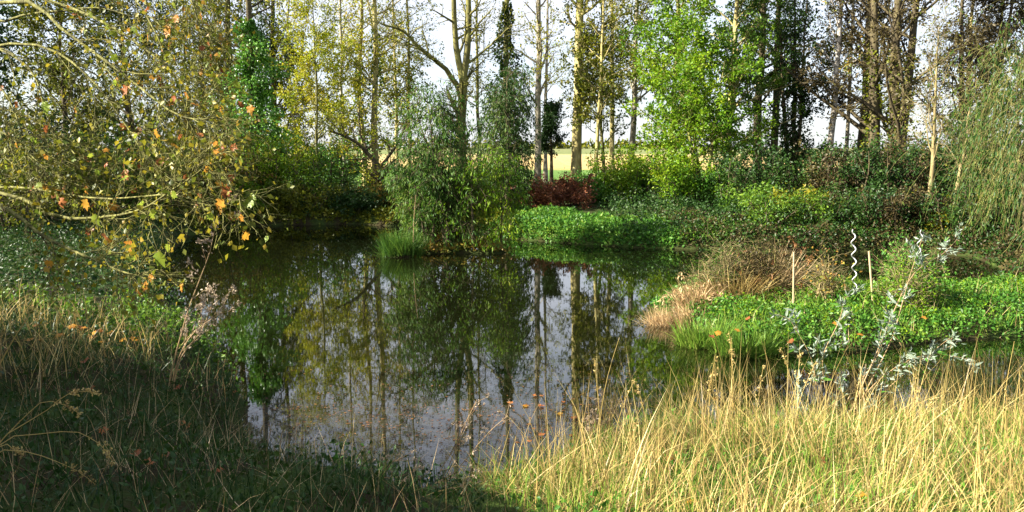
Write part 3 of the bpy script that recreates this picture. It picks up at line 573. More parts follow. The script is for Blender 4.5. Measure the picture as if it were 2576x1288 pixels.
grass('spit_grass', 'green grass blades among the herbs of the spit', scatter(rng, 9000, 2.3, 13, 9.3, 15.5, .0, 3, lambda x, y: y > 9), rng, M['grass'], .12, .32, .012, .6)
grass('field_edge_grass', 'grass at the edge of field behind trees', scatter(rng, 9000, -16, 24, 30, 52, 1, 99), rng, M['grass'], .15, .4, .03, .6)

# ------------------------------------------------------------------ distant field: hedges and trees
def hedge(label, X0, X1, d, h, seed, leaf='dark'):
    rng = np.random.default_rng(seed); x0, x1 = xat(X0, d), xat(X1, d); n = int((x1-x0)*26*(60/d)**1.2)+1500
    b = np.array([(x0+x1)/2, d, hz((x0+x1)/2, d)]); root = thing('hedge', label, 'hedge', b)
    x = rng.uniform(x0, x1, n); y = d+rng.normal(size=n)*h*.35; u = rng.random(n)
    top = h*(.65+.35*np.sin(x*6/h*.35+seed)*np.sin(x*2.3/h+1)); z = height(x, y)+u**.8*top
    pos = np.stack([x, y, z], -1); V, F = leaf_geo(rng, pos, rng.normal(size=(n, 3)), .055*d/14+.2, .8)
    mk('foliage', V, F, M[leaf], root, off=b)
    sx_ = np.linspace(x0, x1, 14); P = np.stack([np.repeat(sx_[:, None], 4, 1)+rng.normal(size=(14, 4))*.1, np.full((14, 4), d), height(sx_, np.full(14, d))[:, None]+np.linspace(0, h*.6, 4)[None]], -1)
    m_ = Mesh(); m_.tubes(P, np.full((14, 4), .08), 5); m_.build('stems', M['b_dark'], root, True, b)
hedge('dark low hedge across the field behind the thin trunks', 600, 900, 62, 3.2, 400)
hedge('far hedge line at the back of the golden field', 850, 1700, 330, 5, 401, 'olive')
hedge('far hedge behind the green field on the right', 1900, 2700, 150, 4.5, 402, 'dark')
hedge('dense dark hedge closing the left background', -400, 620, 48, 4.5, 403, 'dark')

# ------------------------------------------------------------------ foreground helpers
from mathutils import Matrix
def smooth_line(K, n):
    K = np.asarray(K, float); m_ = len(K); tt = np.linspace(0, m_-1, n); i = np.clip(tt.astype(int), 0, m_-2); f = (tt-i)[:, None]
    Kp = np.concatenate([[2*K[0]-K[1]], K, [2*K[-1]-K[-2]]]); a, b, c, d = Kp[i], Kp[i+1], Kp[i+2], Kp[i+3]
    return .5*((2*b)+(c-a)*f+(2*a-5*b+4*c-d)*f**2+(3*b-a-3*c+d)*f**3)
def px_line(pts, d0, n):
    return smooth_line([at(q[0], q[1], q[2] if len(q) > 2 else d0) for q in pts], n)
def frame(pos, u, w, s):
    u = Vector(u).normalized(); w = Vector(w); w = (w-u*w.dot(u)).normalized(); v = w.cross(u)
    return Matrix(((v.x*s, u.x*s, w.x*s, pos[0]), (v.y*s, u.y*s, w.y*s, pos[1]), (v.z*s, u.z*s, w.z*s, pos[2]), (0, 0, 0, 1)))
def raw_mesh(name, V, F, mat):
    me = bpy.data.meshes.new(name); me.from_pydata([tuple(map(float, v)) for v in V], [], [tuple(f) for f in F]); me.materials.append(mat)
    for p_ in me.polygons: p_.use_smooth = True
    return me
def lobed(name, mat, seed, curl):
    """five-lobed leaf, stalk end at the origin, about 1 unit long along +y"""
    rng = np.random.default_rng(seed)
    out = [(0, 0), (.20, -.06), (.42, .02), (.33, .2), (.62, .38), (.42, .48), (.44, .72), (.22, .68), (0, 1.05), (-.22, .68), (-.44, .72), (-.42, .48), (-.62, .38), (-.33, .2), (-.42, .02), (-.20, -.06)]
    V = [(0, .38, 0)]
    for x, y in out:
        x += rng.normal()*.02; y += rng.normal()*.02; r2 = x*x+(y-.38)**2
        V.append((x, y, curl*r2+.05*rng.normal()))
    F = [(0, i+1, (i+1) % len(out)+1) for i in range(len(out))]
    n0 = len(V); V += [(-.015, -.45, .1), (.015, -.45, .1), (.015, .02, 0), (-.015, .02, 0)]; F.append((n0, n0+1, n0+2, n0+3))
    return raw_mesh(name, V, F, mat)
def lance(name, mat, bend):
    V = []; F = []
    for j, (y, wd) in enumerate(((0, .02), (.3, .13), (.65, .1), (1, .004))):
        z = bend*y*y; V += [(-wd, y, z+wd*.35), (0, y, z), (wd, y, z+wd*.35)]
        if j: b_ = 3*j; F += [(b_-3, b_-2, b_+1, b_), (b_-2, b_-1, b_+2, b_+1)]
    return raw_mesh(name, V, F, mat)
def put(me, name, mw, root):
    o_ = bpy.data.objects.new(name, me); C.objects.link(o_)
    if root is not None: o_.parent = root; mw = Matrix.Translation(-root.location) @ mw
    o_.matrix_basis = mw; return o_

# ------------------------------------------------------------------ plane tree overhanging from the left
rng = np.random.default_rng(55)
PT = np.array([-8.2, 7.4, 0.]); PT[2] = hz(PT[0], PT[1])
plane = thing('plane_tree', 'big tree reaching in from the left with lit twigs and orange lobed leaves', 'tree', PT)
tm = Mesh(); P, Rr = trunk_line(rng, PT, 9.5, (.4, -.2), .015, r=.3); tm.tubes(P, Rr, 12)
tm.build('trunk', M['b_plane'], plane, True, PT)
boughs = [  # start height on the trunk, then pixel points with distance; radius
 (2.0, [(-260, 400, 6.6), (0, 515, 5.7), (110, 595, 5.4), (240, 655, 5.2), (330, 690, 5.0), (385, 682, 4.9)], .035),
 (2.2, [(-260, 470, 6.6), (0, 480, 6.0), (140, 545, 5.7), (270, 545, 5.5), (360, 525, 5.3), (430, 480, 5.2), (490, 440, 5.1), (560, 380, 5.0)], .03),
 (2.3, [(-200, 430, 6.6), (60, 470, 6.1), (250, 500, 5.6), (420, 490, 5.3), (530, 508, 5.1), (630, 475, 5.0)], .022),
 (4.4, [(-200, -40, 7.2), (60, 0, 6.7), (165, 80, 6.5), (310, 185, 6.2), (430, 280, 6.0), (500, 300, 5.9), (560, 290, 5.8)], .05),
 (3.6, [(-240, 30, 7.0), (50, 150, 6.5), (120, 300, 6.2), (180, 430, 6.0)], .04),
 (5.2, [(-100, -120, 7.4), (230, 40, 6.9), (360, 120, 6.6), (470, 220, 6.3), (540, 370, 6.1)], .045),
 (3.0, [(-240, 200, 6.8), (60, 290, 6.4), (200, 400, 6.1), (300, 560, 5.8)], .035),
 (5.6, [(0, -160, 7.4), (290, -40, 7.1), (380, 60, 6.8), (430, 190, 6.6), (460, 320, 6.4)], .04),
 (6.0, [(150, -160, 7.6), (430, -60, 7.3), (500, 60, 7.1), (510, 170, 6.9), (520, 260, 6.8)], .04),
 (4.0, [(-240, 80, 7.0), (80, 110, 6.6), (220, 190, 6.4), (320, 320, 6.2), (390, 440, 6.0)], .04),
 (2.8, [(-240, 260, 7.0), (0, 330, 6.5), (110, 420, 6.3), (220, 470, 6.1), (330, 430, 5.9)], .03),
 (4.8, [(-150, 0, 7.6), (100, 30, 7.4), (250, 20, 7.3), (400, 60, 7.2), (500, 40, 7.2)], .04),
 (6.4, [(100, -200, 8), (400, -140, 7.8), (520, -40, 7.6), (540, 60, 7.5), (550, 130, 7.4)], .04),
 (3.3, [(-240, 140, 6.4), (-20, 200, 6.0), (60, 350, 5.8), (80, 480, 5.7)], .03),
]
BP = []
for zt, pts, r in boughs:
    zt = PT[2]+zt; i = np.searchsorted(P[0, :, 2], zt); st = P[0, min(i, 13)]
    L = smooth_line([st]+[at(*q) for q in pts], 18); rr_ = np.linspace(1, .16, 18)**1.2*r*(.45 if zt > 3.4 else .62)
    m_ = Mesh(); m_.tubes(L[None], rr_[None], 7); bo = m_.build('branch', M['b_plane'], plane, True, PT)
    hi_ = zt-PT[2] > 3.5; Q0 = L[None, 7:]; R0 = rr_[None, 7:]
    B1, R1 = kids(rng, Q0, R0, 24 if hi_ else 18, .0, 1, .8, .5 if hi_ else .34, 6, -.35, .13, .5, lambda t: 1.15-.75*t, .004)
    B2, R2 = kids(rng, B1, R1, 6, .15, 1, .75, .24, 4, -.1, .2, .6, None, .0032)
    B3, R3 = kids(rng, B2, R2, 2, .3, 1, .7, .1, 2, .0, .16, .6, None, .0025)
    m_ = Mesh(); m_.tubes(B1, R1, 4); m_.tubes(B2, R2, 3); m_.tubes(B3, R3, 3); m_.build('twigs', M['b_plane'], bo, False, PT)
    BP.append((B1, B2, B3))
TW = np.concatenate([b[1] for b in BP]+[]); T3 = np.concatenate([b[2] for b in BP])
pos, tan = on_twigs(rng, T3, 2, .3, .03)
k = rng.random(len(pos)) < .62; pos, tan = pos[k], tan[k]
V, F = leaf_geo(rng, pos, tan*.4+rng.normal(size=pos.shape)*.5-np.array([0, 0, .5]), .04, .75)
tag(mk('small_leaves', V, F, M['plane_small'], plane, off=PT), kind='stuff')
LM = [lobed('leaf', M[a], 5+i, c_) for i, (a, c_) in enumerate((('leaf_gy', .15), ('leaf_gy', -.3), ('leaf_or', .35), ('leaf_or', -.4), ('leaf_br', .6), ('leaf_br', -.6)))]
pos, tan = on_twigs(rng, TW, 1, .6, .01)
r_ = pos-np.array([0, 0, CAMZ]); yy = r_[:, 1]*cp-r_[:, 2]*sp_; u_ = 512+FPX*r_[:, 0]/yy; v_ = 256-FPX*(r_[:, 2]*cp+r_[:, 1]*sp_)/yy
ok = np.where((u_ > -10) & (u_ < 270) & (v_ > -10) & (v_ < 300))[0]
rng.shuffle(ok)
for q in ok[:260]:
    me = LM[rng.choice(6, p=[.32, .24, .12, .08, .14, .10])]
    uu = Vector(tan[q]*.3+rng.normal(size=3)*.45+np.array([.1, 0, -.75])); ww = Vector((-.7, -.6, .4))+Vector(rng.normal(size=3)*.7)
    put(me, 'leaf', frame(pos[q], uu, ww, rng.uniform(.04, .07)), plane)
for X, Y, d, mi, s_ in ((395, 655, 4.9, 0, .125), (640, 512, 5.0, 0, .12), (558, 520, 5.05, 2, .12), (325, 625, 5.1, 2, .11), (235, 560, 5.4, 0, .1), (215, 520, 5.5, 2, .1), (150, 517, 5.6, 5, .1), (312, 445, 5.8, 5, .12), (110, 275, 6.0, 1, .13), (565, 485, 5.0, 4, .1), (320, 235, 6.1, 4, .11), (425, 85, 6.6, 2, .12), (540, 375, 5.4, 2, .11), (835, 20, 6.5, 0, .1)):
    if X == 835: continue
    put(LM[mi], 'leaf', frame(at(X, Y-18, d), (rng.normal()*.3, 0, -1), (-.5, -.8, .3), s_*.8), plane)

# shading conifer standing left of the photographer, outside the view
for q_, (bx_, by_, hh_) in enumerate(((-7.9, 2.1, 3.0), (-8.1, 4.0, 2.8))):
    tree('dense_conifer', ('dense dark conifer beside the photographer on left', 'second dense dark conifer further from the photographer on left')[q_], 'tree', 0, 0, hh_, 40, 'b_dark', 'dark', 601+q_, top=1, base=(bx_, by_, hz(bx_, by_)), cb=.04, n1=70, L1=1.5, n2=8, n3=3, lpt=5, size=.2, up1=.1, lenfn=lambda t: np.clip(2.6-2.5*t, .2, 1))

for q_, (bx_, by_, hh_, lab_) in enumerate(((-6, -6.5, 9, 'added unseen leafy tree behind the photographer to the left'), (-1.5, -8.5, 10, 'added unseen leafy tree straight behind the photographer'), (-11, -9, 10, 'added unseen leafy tree far behind the photographer to the left'))):  # unseen trees added to block sky light over the left bank
    tree('bushy_tree', lab_, 'tree', 0, 0, hh_, 40, 'b_dark', 'dark', 611+q_, base=(bx_, by_, hz(bx_, by_)), cb=.08, n1=36, L1=2.6, n2=6, n3=3, lpt=3, size=.3, top=1)

# ------------------------------------------------------------------ foreground grass
rng = np.random.default_rng(70)
def right_bank(x, y): return (x > -1.0+.0*y) & (y < 9) & (x-.0 > (5.6-y)*.45-.55)
def left_bank(x, y): return (x < 2) & (y < 10.5) & ~right_bank(x, y)
def lit_left(x, y): return left_bank(x, y) & (y > 5.4-.3*(x+3.2)) & (y < 8.2) & (x < -3.4)
az_any = None
grass('dry_grass', 'tall straw coloured dry grass on the sunlit right bank', scatter(rng, 12500, -1, 7.5, 2.7, 8, .2, 99, right_bank), rng, M['straw'], .3, .9, .006, .65, 2.2, shore=(.35, .45), tuft=.38, seg=4)
grass('leaning_dry_grass', 'long flattened straw stalks criss-crossing on the right bank', scatter(rng, 12000, -.6, 7.5, 2.7, 8, .1, 99, right_bank), rng, M['straw'], .4, 1.05, .0055, 1.15, .9, shore=(.4, .4), tuft=.5)
grass('sparse_tall_straw', 'scattered long thin straw stalks rising at the water side of right bank', scatter(rng, 1500, .2, 7.5, 4.5, 8, .02, 1.6, right_bank), rng, M['straw'], .45, .95, .005, .35, .6)
grass('under_grass', 'fresh green grass growing among the straw on the right bank', scatter(rng, 27000, -1, 7.5, 2.7, 8, .0, 99, right_bank), rng, M['grass'], .14, .40, .006, .5, 1.2)
grass('left_grass', 'dark green shaded grass on the left bank', scatter(rng, 34000, -6.5, 1.5, 2.7, 10.5, .0, 99, left_bank), rng, M['grass_painted_shade'], .10, .30, .006, .6, 1.4)
grass('left_litter_straw', 'thin dead stalks lying in the shaded left grass', scatter(rng, 4500, -6.5, 0, 2.7, 10.5, .05, 99, left_bank), rng, M['reed'], .15, .4, .004, 1.1, .6)
grass('left_dry_grass', 'sunlit straw grass on top of the left bank', scatter(rng, 4500, -8, -2.2, 4.5, 9.5, .1, 99, lit_left), rng, M['straw'], .2, .55, .006, .6, .9)
herb_carpet('left_brambles', 'leafy green weeds and brambles along the back of left bank', scatter(rng, 500, -8, -2.6, 7.6, 11, .0, 99, left_bank), rng, M['green'], .0, .45, .045, 24)
herb_carpet('left_herbs', 'small broad leaves among the left bank grass', scatter(rng, 9000, -7, -.2, 3, 11, .0, 99, left_bank), rng, M['dark'], .0, .2, .04, 2)  # dark leaf colour stands in for shade on this bank
herb_carpet('right_herbs', 'small broad leaves between the straw on right bank', scatter(rng, 5000, -1, 7.5, 2.7, 8, .0, 99, right_bank), rng, M['herb'], .0, .2, .04, 3)

# ------------------------------------------------------------------ stalk plants
def plant(name, label, cat, lines, d, seed, r=.004, stem='twig', group=None, k=5, L=.18, heads=None, hs=.03, nh=3, leaves=None, ls=.05, nl=4, up=.4, snap=True):
    rng = np.random.default_rng(seed)
    L0 = [px_line(q, d, 10) for q in lines]
    b = L0[0][0].copy(); root = thing(name, label, cat, b, group)
    for P_ in L0:
        if snap:
            zg = hz(P_[0, 0], P_[0, 1])-.02
            P_[:, 2] += np.linspace(1, 0, len(P_))**2*(zg-P_[0, 2])
        m_ = Mesh(); R_ = np.linspace(r, r*.35, 10)[None]; m_.tubes(P_[None], R_, 5)
        B1 = None
        if k:
            B1, R1 = kids(rng, P_[None], R_, k, .35, 1, .6, L, 5, up, .1, .6, None, .0018); m_.tubes(B1, R1, 3)
        so = m_.build('stem', M[stem], root, True, b)
        src = np.concatenate([B1[:, -3:], P_[None, -3:]]) if B1 is not None else P_[None, -4:]
        if heads:
            pos, tan = on_twigs(rng, src, nh, .6 if k else 0., hs*.5); n_ = 6; pos = np.repeat(pos, n_, 0); tan = np.repeat(tan, n_, 0)
            V, F = leaf_geo(rng, pos+rng.normal(size=pos.shape)*hs*.25, tan*.4+rng.normal(size=pos.shape), hs, .5); tag(mk('seed_head', V, F, M[heads], so, off=b), kind='stuff')
        if leaves:
            pos, tan = on_twigs(rng, P_[None] if B1 is None else np.concatenate([B1, P_[None, ::2]]), nl, .1, .01)
            V, F = leaf_geo(rng, pos, tan+rng.normal(size=pos.shape)*.7, ls, .45); tag(mk('leaves', V, F, M[leaves], so, off=b), kind='stuff')
    return root
plant('dried_weed', 'tall pale dried weed leaning over the water edge of left bank', 'plant', [[(420, 950), (440, 870), (475, 760), (505, 690), (530, 625), (542, 560)], [(425, 950), (450, 880), (490, 830), (560, 785)], [(430, 950), (455, 880), (505, 830), (535, 765)]], 6.6, 801, r=.007, k=9, L=.28, heads='fluff', hs=.028, nh=4, leaves='fluff', ls=.03, nl=4)
plant('dried_weed', 'thin branching seed weed at water edge near the bottom centre', 'plant', [[(1090, 1262), (1130, 1180), (1165, 1080), (1200, 1005)], [(1100, 1265), (1160, 1180), (1230, 1090), (1278, 1045)], [(1085, 1262), (1110, 1190), (1150, 1120), (1180, 1060)]], 5.2, 802, r=.004, k=7, L=.16, heads='fluff', hs=.016, nh=2)
plant('dried_weed', 'brown seed stalks left of centre at bottom edge', 'plant', [[(930, 1300), (945, 1240), (975, 1180), (1010, 1150)], [(955, 1300), (965, 1240), (1000, 1210), (1050, 1180)], [(900, 1300), (905, 1230), (915, 1190)]], 4.6, 803, r=.004, k=6, L=.12, heads='fluff', hs=.016, nh=2)
plant('dried_weed', 'reddish thin twiggy weed among straw at bottom centre', 'plant', [[(1040, 1300), (1075, 1240), (1140, 1190)], [(1100, 1310), (1130, 1250), (1185, 1205)], [(1010, 1300), (1025, 1250), (1060, 1200)]], 4.6, 804, r=.0035, k=6, L=.14, heads='fluff', hs=.014, nh=2)
plant('green_weed', 'green leafy weed with white fluffy top at bottom edge', 'plant', [[(790, 1310), (805, 1250), (830, 1190), (848, 1150)], [(800, 1310), (815, 1270), (860, 1245)], [(775, 1310), (775, 1270), (760, 1240)]], 4.5, 805, r=.005, stem='grass', k=3, L=.1, heads='fluff', hs=.02, nh=2, leaves='herb', ls=.06, nl=4)
plant('thistle', 'withered thistle with fluffy heads at left end of straw', 'plant', [[(1470, 1160), (1490, 1080), (1505, 1005)], [(1480, 1160), (1520, 1090), (1540, 1030)], [(1470, 1160), (1470, 1100), (1478, 1050)]], 5.6, 806, r=.006, k=5, L=.13, heads='fluff', hs=.022, nh=4)
ARC = [([(-120, 1120), (0, 1016), (100, 994), (160, 975), (200, 978), (250, 992)], 'topmost of the bent pale grass stalks at the left edge'),
       ([(-120, 1150), (0, 1046), (65, 1009), (110, 994), (165, 1016), (200, 1041)], 'second bent pale grass stalk from top at the left edge'),
       ([(-140, 1200), (0, 1086), (90, 1076), (180, 1076), (220, 1094), (260, 1124), (289, 1169)], 'long bent grass stalk with drooping seed head, middle of left edge'),
       ([(-140, 1260), (0, 1155), (90, 1154), (150, 1169), (200, 1189), (240, 1219)], 'lowest long bent grass stalk with drooping seed head on left'),
       ([(-140, 1250), (0, 1136), (30, 1131), (57, 1145)], 'short bent grass tip at the left edge above the lowest stalk')]
for i, (q, lab) in enumerate(ARC):
    plant('grass_stalk', lab, 'grass stalk', [q], 3.4+.05*i, 820+i, r=.0028, stem='straw', group='bent grass stalks at left edge', k=0, heads='straw', hs=.013, nh=18)
plant('grass_stalk', 'thick straight straw stalk slanting up from the left edge', 'grass stalk', [[(-60, 930), (0, 864), (60, 800), (117, 739)]], 5.2, 830, r=.006, stem='straw', k=0)
rng = np.random.default_rng(840)
for i in range(26):
    X = rng.uniform(1420, 2560); Y0 = rng.uniform(1080, 1180); hh = rng.uniform(130, 260)*(1.1 if i < 6 else .9); dx = rng.normal()*50
    plant('grass_stalk', 'tall dry grass stalk standing above the straw on right bank', 'grass stalk', [[(X, Y0), (X+dx*.3, Y0-hh*.5), (X+dx, Y0-hh)]], float(gp(X, Y0, .55)[1]), 850+i, r=.0035, stem='straw', group='tall dry grass stalks on right bank', k=0, heads='straw' if i % 3 else None, hs=.016, nh=7)

# ------------------------------------------------------------------ silver leaved shrub
rng = np.random.default_rng(90)
bd = 6.6; sb = gp(2100, 1130, .5); sb[2] = hz(sb[0], sb[1])
bud = thing('silver_shrub', 'shrub with silvery white leaves standing in the straw on right', 'shrub', sb)
SL = [lance('leaf', M['silver'], b_) for b_ in (-.15, .2, -.35)]; SG = [lance('leaf', M['herb'], -.2)]
stems = [[(2090, 1120), (2060, 1010), (2040, 900), (1985, 800)], [(2095, 1120), (2080, 1000), (2070, 900), (2110, 810), (2125, 750)], [(2100, 1130), (2180, 980), (2240, 860), (2265, 780), (2290, 690, 7.2), (2320, 600, 7.6)],
         [(2100, 1130), (2170, 1000), (2260, 920), (2350, 890), (2440, 905)], [(2100, 1130), (2130, 1010), (2200, 910), (2230, 830)], [(2105, 1130), (2200, 1010), (2300, 920), (2390, 850)], [(2095, 1130), (2020, 1020), (2010, 960)], [(2105, 1130), (2160, 1060), (2220, 980)],
         [(2100, 1130), (2130, 1050), (2110, 960)], [(2100, 1130), (2200, 900), (2290, 700, 7.2), (2370, 640, 7.6), (2410, 600, 7.8)]]
for sidx, q in enumerate(stems):
    L = px_line(q, bd, 16); L[0, 2] = sb[2]-.03; L[0, :2] = sb[:2]+rng.normal(size=2)*.03
    m_ = Mesh(); m_.tubes(L[None], np.linspace(.006, .002, 16)[None], 5); so_ = m_.build('stem', M['twig'], bud, True, sb)
    pass
    Sd, Sr = kids(rng, L[None, 3:], np.full((1, 13), .003), 6, .25, 1, .7, .17, 5, .2, .1, .6, None, .0014)
    m_ = Mesh(); m_.tubes(Sd, Sr, 3); m_.build('side_shoots', M['twig'], so_, True, sb)
    pos, tan = on_twigs(rng, Sd, 4, .1, .006); p2, t2 = on_twigs(rng, L[None, 4:], 5, .2, .004); pos = np.concatenate([pos, p2]); tan = np.concatenate([tan, t2])
    for p0, tg in zip(pos, tan):
        uu = rng.normal(size=3); uu = nrm(uu-tg*(uu@tg))+tg*rng.uniform(.1, 1.0)-np.array([0, 0, .3*rng.random()])
        me = SG[0] if rng.random() < .22 else SL[rng.integers(3)]
        put(me, 'leaf', frame(p0, uu, rng.normal(size=3)*.7+np.array([-.5, -.3, .6]), rng.uniform(.04, .1)), bud)
    pos, tan = on_twigs(rng, Sd, 22, 0, .014); V, F = leaf_geo(rng, pos, rng.normal(size=pos.shape)*.6+tan, .05, .28); tag(mk('small_leaves', V, F, M['silver'], so_, off=sb), kind='stuff')

# ------------------------------------------------------------------ canes and wire spirals on the spit
def simple(name, rgb, rough=.5, metal=0.):
    m, t, o = newmat(name); p = t.nodes.new('ShaderNodeBsdfPrincipled'); g = t.nodes.new('ShaderNodeNewGeometry')
    p.inputs['Roughness'].default_value = rough; p.inputs['Metallic'].default_value = metal
    t.links.new(ramp(t, [tuple(c*.6 for c in rgb), rgb], noise(t, 12, 5, g.outputs['Position'])), p.inputs['Base Color']); t.links.new(p.outputs[0], o.inputs[0]); return m
M['cane'] = simple('cane', (.55, .42, .24)); M['wire'] = simple('galvanised_wire', (.8, .8, .8), .35, .3)
M['node'] = simple('cane_node', (.3, .2, .1))
def cane(label, top, foot, r):
    b = gp(*foot, .22); b[2] = hz(b[0], b[1]); d = b[1]; tp = at(*top, d-.05)
    root = thing('bamboo_cane', label, 'stake', b, 'plant stakes on the spit')
    L = np.linspace(b-np.array([0, 0, .15]), tp, 12); m_ = Mesh(); m_.tubes(L[None], np.full((1, 12), r), 8); m_.add(np.array([tp+np.array([math.cos(a)*r, math.sin(a)*r, 0]) for a in np.arange(8)*math.pi/4]), [np.array([[0, i, i+1] for i in range(1, 7)])]); m_.build('shaft', M['cane'], root, True, b)
    for f in (.25, .45, .63, .82):
        c = b+(tp-b)*f; dv = (tp-b)/np.linalg.norm(tp-b); m_ = Mesh(); m_.tubes(np.stack([c-dv*.012, c-dv*.006, c+dv*.006, c+dv*.012])[None], np.array([[r*.9, r*1.18, r*1.18, r*.9]]), 8); m_.build('node', M['node'], root, True, b)
cane('upright pale cane, left one, behind the herbs of spit', (1997, 634), (1996, 785), .013)
cane('slightly leaning pale cane in the middle of the spit', (2186, 632), (2199, 775), .015)
def spiral(label, top, foot, r, turns):
    b = gp(*foot, .22); b[2] = hz(b[0], b[1]); tp = at(*top, b[1]); n = 110; tt = np.linspace(0, 1, n)
    ax_ = b-np.array([0, 0, .1])+(tp-b+np.array([0, 0, .1]))*tt[:, None]; a = tt*turns*2*math.pi
    L = ax_+np.stack([np.cos(a), np.sin(a), 0*a], -1)*.032*np.clip((1-tt)*14, .2, 1)[:, None]
    m_ = Mesh(); m_.tubes(L[None], np.full((1, n), r), 7); tag(m_.build('wire_spiral_stake', M['wire'], None, True, b), label, 'stake', 'plant stakes on the spit').location = b
spiral('upright silvery wire spiral between the two canes', (2146, 577), (2151, 750), .009, 5.5)
spiral('leaning silvery wire spiral right of the canes', (2318, 578), (2293, 750), .007, 5.5)
# fallen stem
q = px_line([(2190, 742, 13.3), (2260, 735, 13), (2340, 748, 12.6), (2400, 775, 12.2), (2455, 806, 11.9)], 12.5, 14)
b = q[-1].copy(); root = thing('dead_branch', 'dry brown bent branch lying across the herbs of spit', 'branch', b)
m_ = Mesh(); m_.tubes(q[None], np.linspace(.012, .028, 14)[None], 7); st_ = m_.build('stem', M['b_dark'], root, True, b)
rng = np.random.default_rng(95); pos, tan = on_twigs(rng, q[None, :8], 160, 0, .03); V, F = leaf_geo(rng, pos, tan*.3+rng.normal(size=pos.shape)*.6-np.array([0, 0, .5]), .05, .4); mk('dry_leaves', V, F, M['reed'], root, off=b)

# ------------------------------------------------------------------ reed clumps, rush tussock
def clump(name, label, b, n, rad, h0, h1, wd, mat, seed, lean=.5, curve=1.3, azm=None, group=None, seeds=None, cat='reeds'):
    rng = np.random.default_rng(seed); root = thing(name, label, cat, b, group)
    a = rng.uniform(0, 2*math.pi, n); rr_ = np.sqrt(rng.random(n))*rad; x = b[0]+np.cos(a)*rr_*1.3; y = b[1]+np.sin(a)*rr_*.8
    pts = np.stack([x, y, np.maximum(height(x, y), -.05)-.02], -1); az = np.arctan2(np.sin(a), np.cos(a)) + rng.normal(size=n)*.6
    if azm is not None: az = azm+rng.normal(size=n)*.8
    V, F = blades(rng, pts, rng.uniform(h0, h1, n), wd*rng.uniform(.6, 1.4, n), np.abs(rng.normal(size=n))*lean*(.3+rr_/rad), curve*rng.random(n), az, 4)
    mk('blades', V, F, M[mat], root, off=b)
    if seeds:
        k_ = 60; ti = rng.integers(0, n, k_); tips = V.reshape(n, -1, 3)[ti, -1]; pos = np.repeat(tips, 8, 0)+rng.normal(size=(k_*8, 3))*.02
        V2, F2 = leaf_geo(rng, pos, rng.normal(size=pos.shape)*.5-np.array([0, 0, .6]), .06, .3); tag(mk('seed_heads', V2, F2, M[seeds], root, off=b), kind='stuff')
    return root
GR = 'dry reed clumps on the spit'
clump('reed_clump', 'low orange brown reeds at the tip of the spit', PB(1690, 782), 900, .26, .2, .42, .012, 'reed', 500, .9, 1.8, math.pi*.95, GR)
clump('reed_clump', 'taller brown reeds just behind the tip of the spit', PB(1755, 765), 800, .26, .25, .55, .012, 'reed', 501, .8, 1.8, None, GR, 'reed')
clump('reed_clump', 'pale buff reeds in the middle of the dry reed patch', PB(1850, 757), 900, .36, .3, .75, .012, 'straw', 502, .9, 1.8, None, GR)
clump('reed_clump', 'tall arching buff reeds with dark seed heads next to left cane', PB(1930, 748), 1100, .36, .4, .95, .012, 'reed', 503, .9, 1.9, None, GR, 'brown')
clump('grass_tuft', 'dark green iris like tuft at the front of spit tip', PB(1780, 830), 700, .3, .25, .5, .018, 'grass', 504, .5, 1.2, None, None, None, 'grass')
clump('grass_tuft', 'bright green tuft of broad grass at spit front', PB(1880, 850), 600, .3, .25, .5, .016, 'grass', 505, .5, 1.2, None, None, None, 'grass')
tb = np.array([TUS[0], TUS[1], hz(TUS[0], TUS[1])])
rt = clump('rush_tussock', 'green rush tussock rising out of the pond', tb, 1100, .36, .35, .75, .014, 'willow', 506, .45, .9, None, None, None, 'grass')
plant('bare_twig', 'thin bare twig standing behind the rush tussock', 'twig', [[(1040, 640), (1040, 590), (1042, 540), (1046, 490)]], float(tb[1])-.1, 507, r=.012, k=2, L=.3)

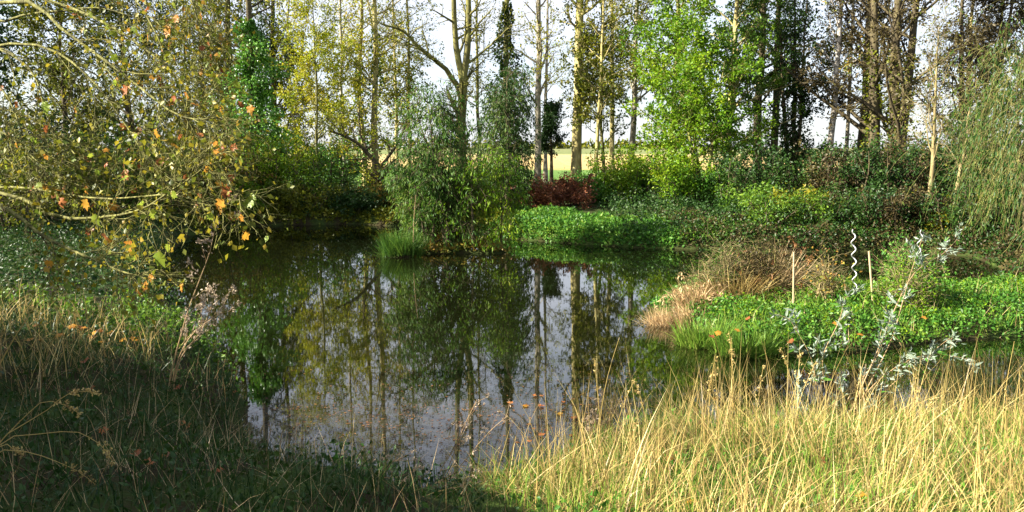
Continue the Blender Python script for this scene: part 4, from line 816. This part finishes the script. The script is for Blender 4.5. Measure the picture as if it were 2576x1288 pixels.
# ------------------------------------------------------------------ leaves lying about
rng = np.random.default_rng(97)
def ground_leaf(X, Y, lab, grp, mi, s_, lift=.05, water=False):
    zz = 0.0 if water else .6
    for _ in range(6):
        q = gp(X, Y, zz); zz = 0.0 if water else hz(q[0], q[1])+lift
    q = gp(X, Y, zz+(.006 if water else 0))
    o_ = put(LM[mi], 'floating_leaf' if water else 'fallen_leaf', frame(q, (rng.normal(), rng.normal(), .02 if water else .15), (rng.normal()*(.02 if water else .35)-.1*(not water), -.02 if water else -.35, 1), s_), None)
    tag(o_, lab, 'leaf', grp)
for i in range(26):
    X, Y = rng.uniform(70, 330), rng.uniform(765, 860)
    ground_leaf(X, Y, 'orange brown fallen leaf on the sunlit top of left bank', 'fallen leaves on the left bank top', rng.choice([2, 3, 4, 5]), rng.uniform(.05, .085), .07)
for i in range(12):
    X, Y = rng.uniform(150, 600), rng.uniform(880, 1230)
    ground_leaf(X, Y, 'rust fallen leaf in the shaded grass of left bank', 'fallen leaves in the shaded grass', rng.choice([4, 5]), rng.uniform(.05, .08), .04)
for X, Y in ((1860, 832), (1812, 838), (1795, 850), (2108, 815), (1880, 805), (2170, 842), (2330, 800), (1985, 860)):
    ground_leaf(X, Y, 'orange fallen leaf caught in the green herbs of spit', 'fallen leaves on the spit', rng.choice([2, 3, 4]), .075, .2)
for i in range(7):
    X, Y = rng.uniform(1500, 2540), rng.uniform(1150, 1280)
    ground_leaf(X, Y, 'orange fallen leaf caught deep in the straw', 'fallen leaves in the straw', rng.choice([2, 3, 4]), rng.uniform(.05, .07), .1)
for i in range(16):
    X, Y = rng.uniform(1290, 1440), rng.uniform(985, 1110)
    ground_leaf(X, Y, 'reddish leaf floating on the water left of straw', 'floating leaves', rng.choice([4, 5, 2]), rng.uniform(.05, .08), 0, True)
# debris in the floating film
n = 5200; x = rng.uniform(-3.8, 1.6, n); y = rng.uniform(4.4, 9.0, n); y = np.where(rng.random(n) < .7, 4.4+(y-4.4)*.72, y); k = sdist(x, y) < -.03; x, y = x[k], y[k]; n = len(x)
V, F = leaf_geo(rng, np.stack([x, y, np.full(n, .004)], -1), np.stack([rng.normal(size=n), rng.normal(size=n)*.5, np.zeros(n)], -1), .03, .5)
V[:, 2] = .004+rng.random(len(V))*.004
tag(mk('floating_debris', V, F, M['brown']), 'small dark plant debris floating near the bank', kind='stuff')
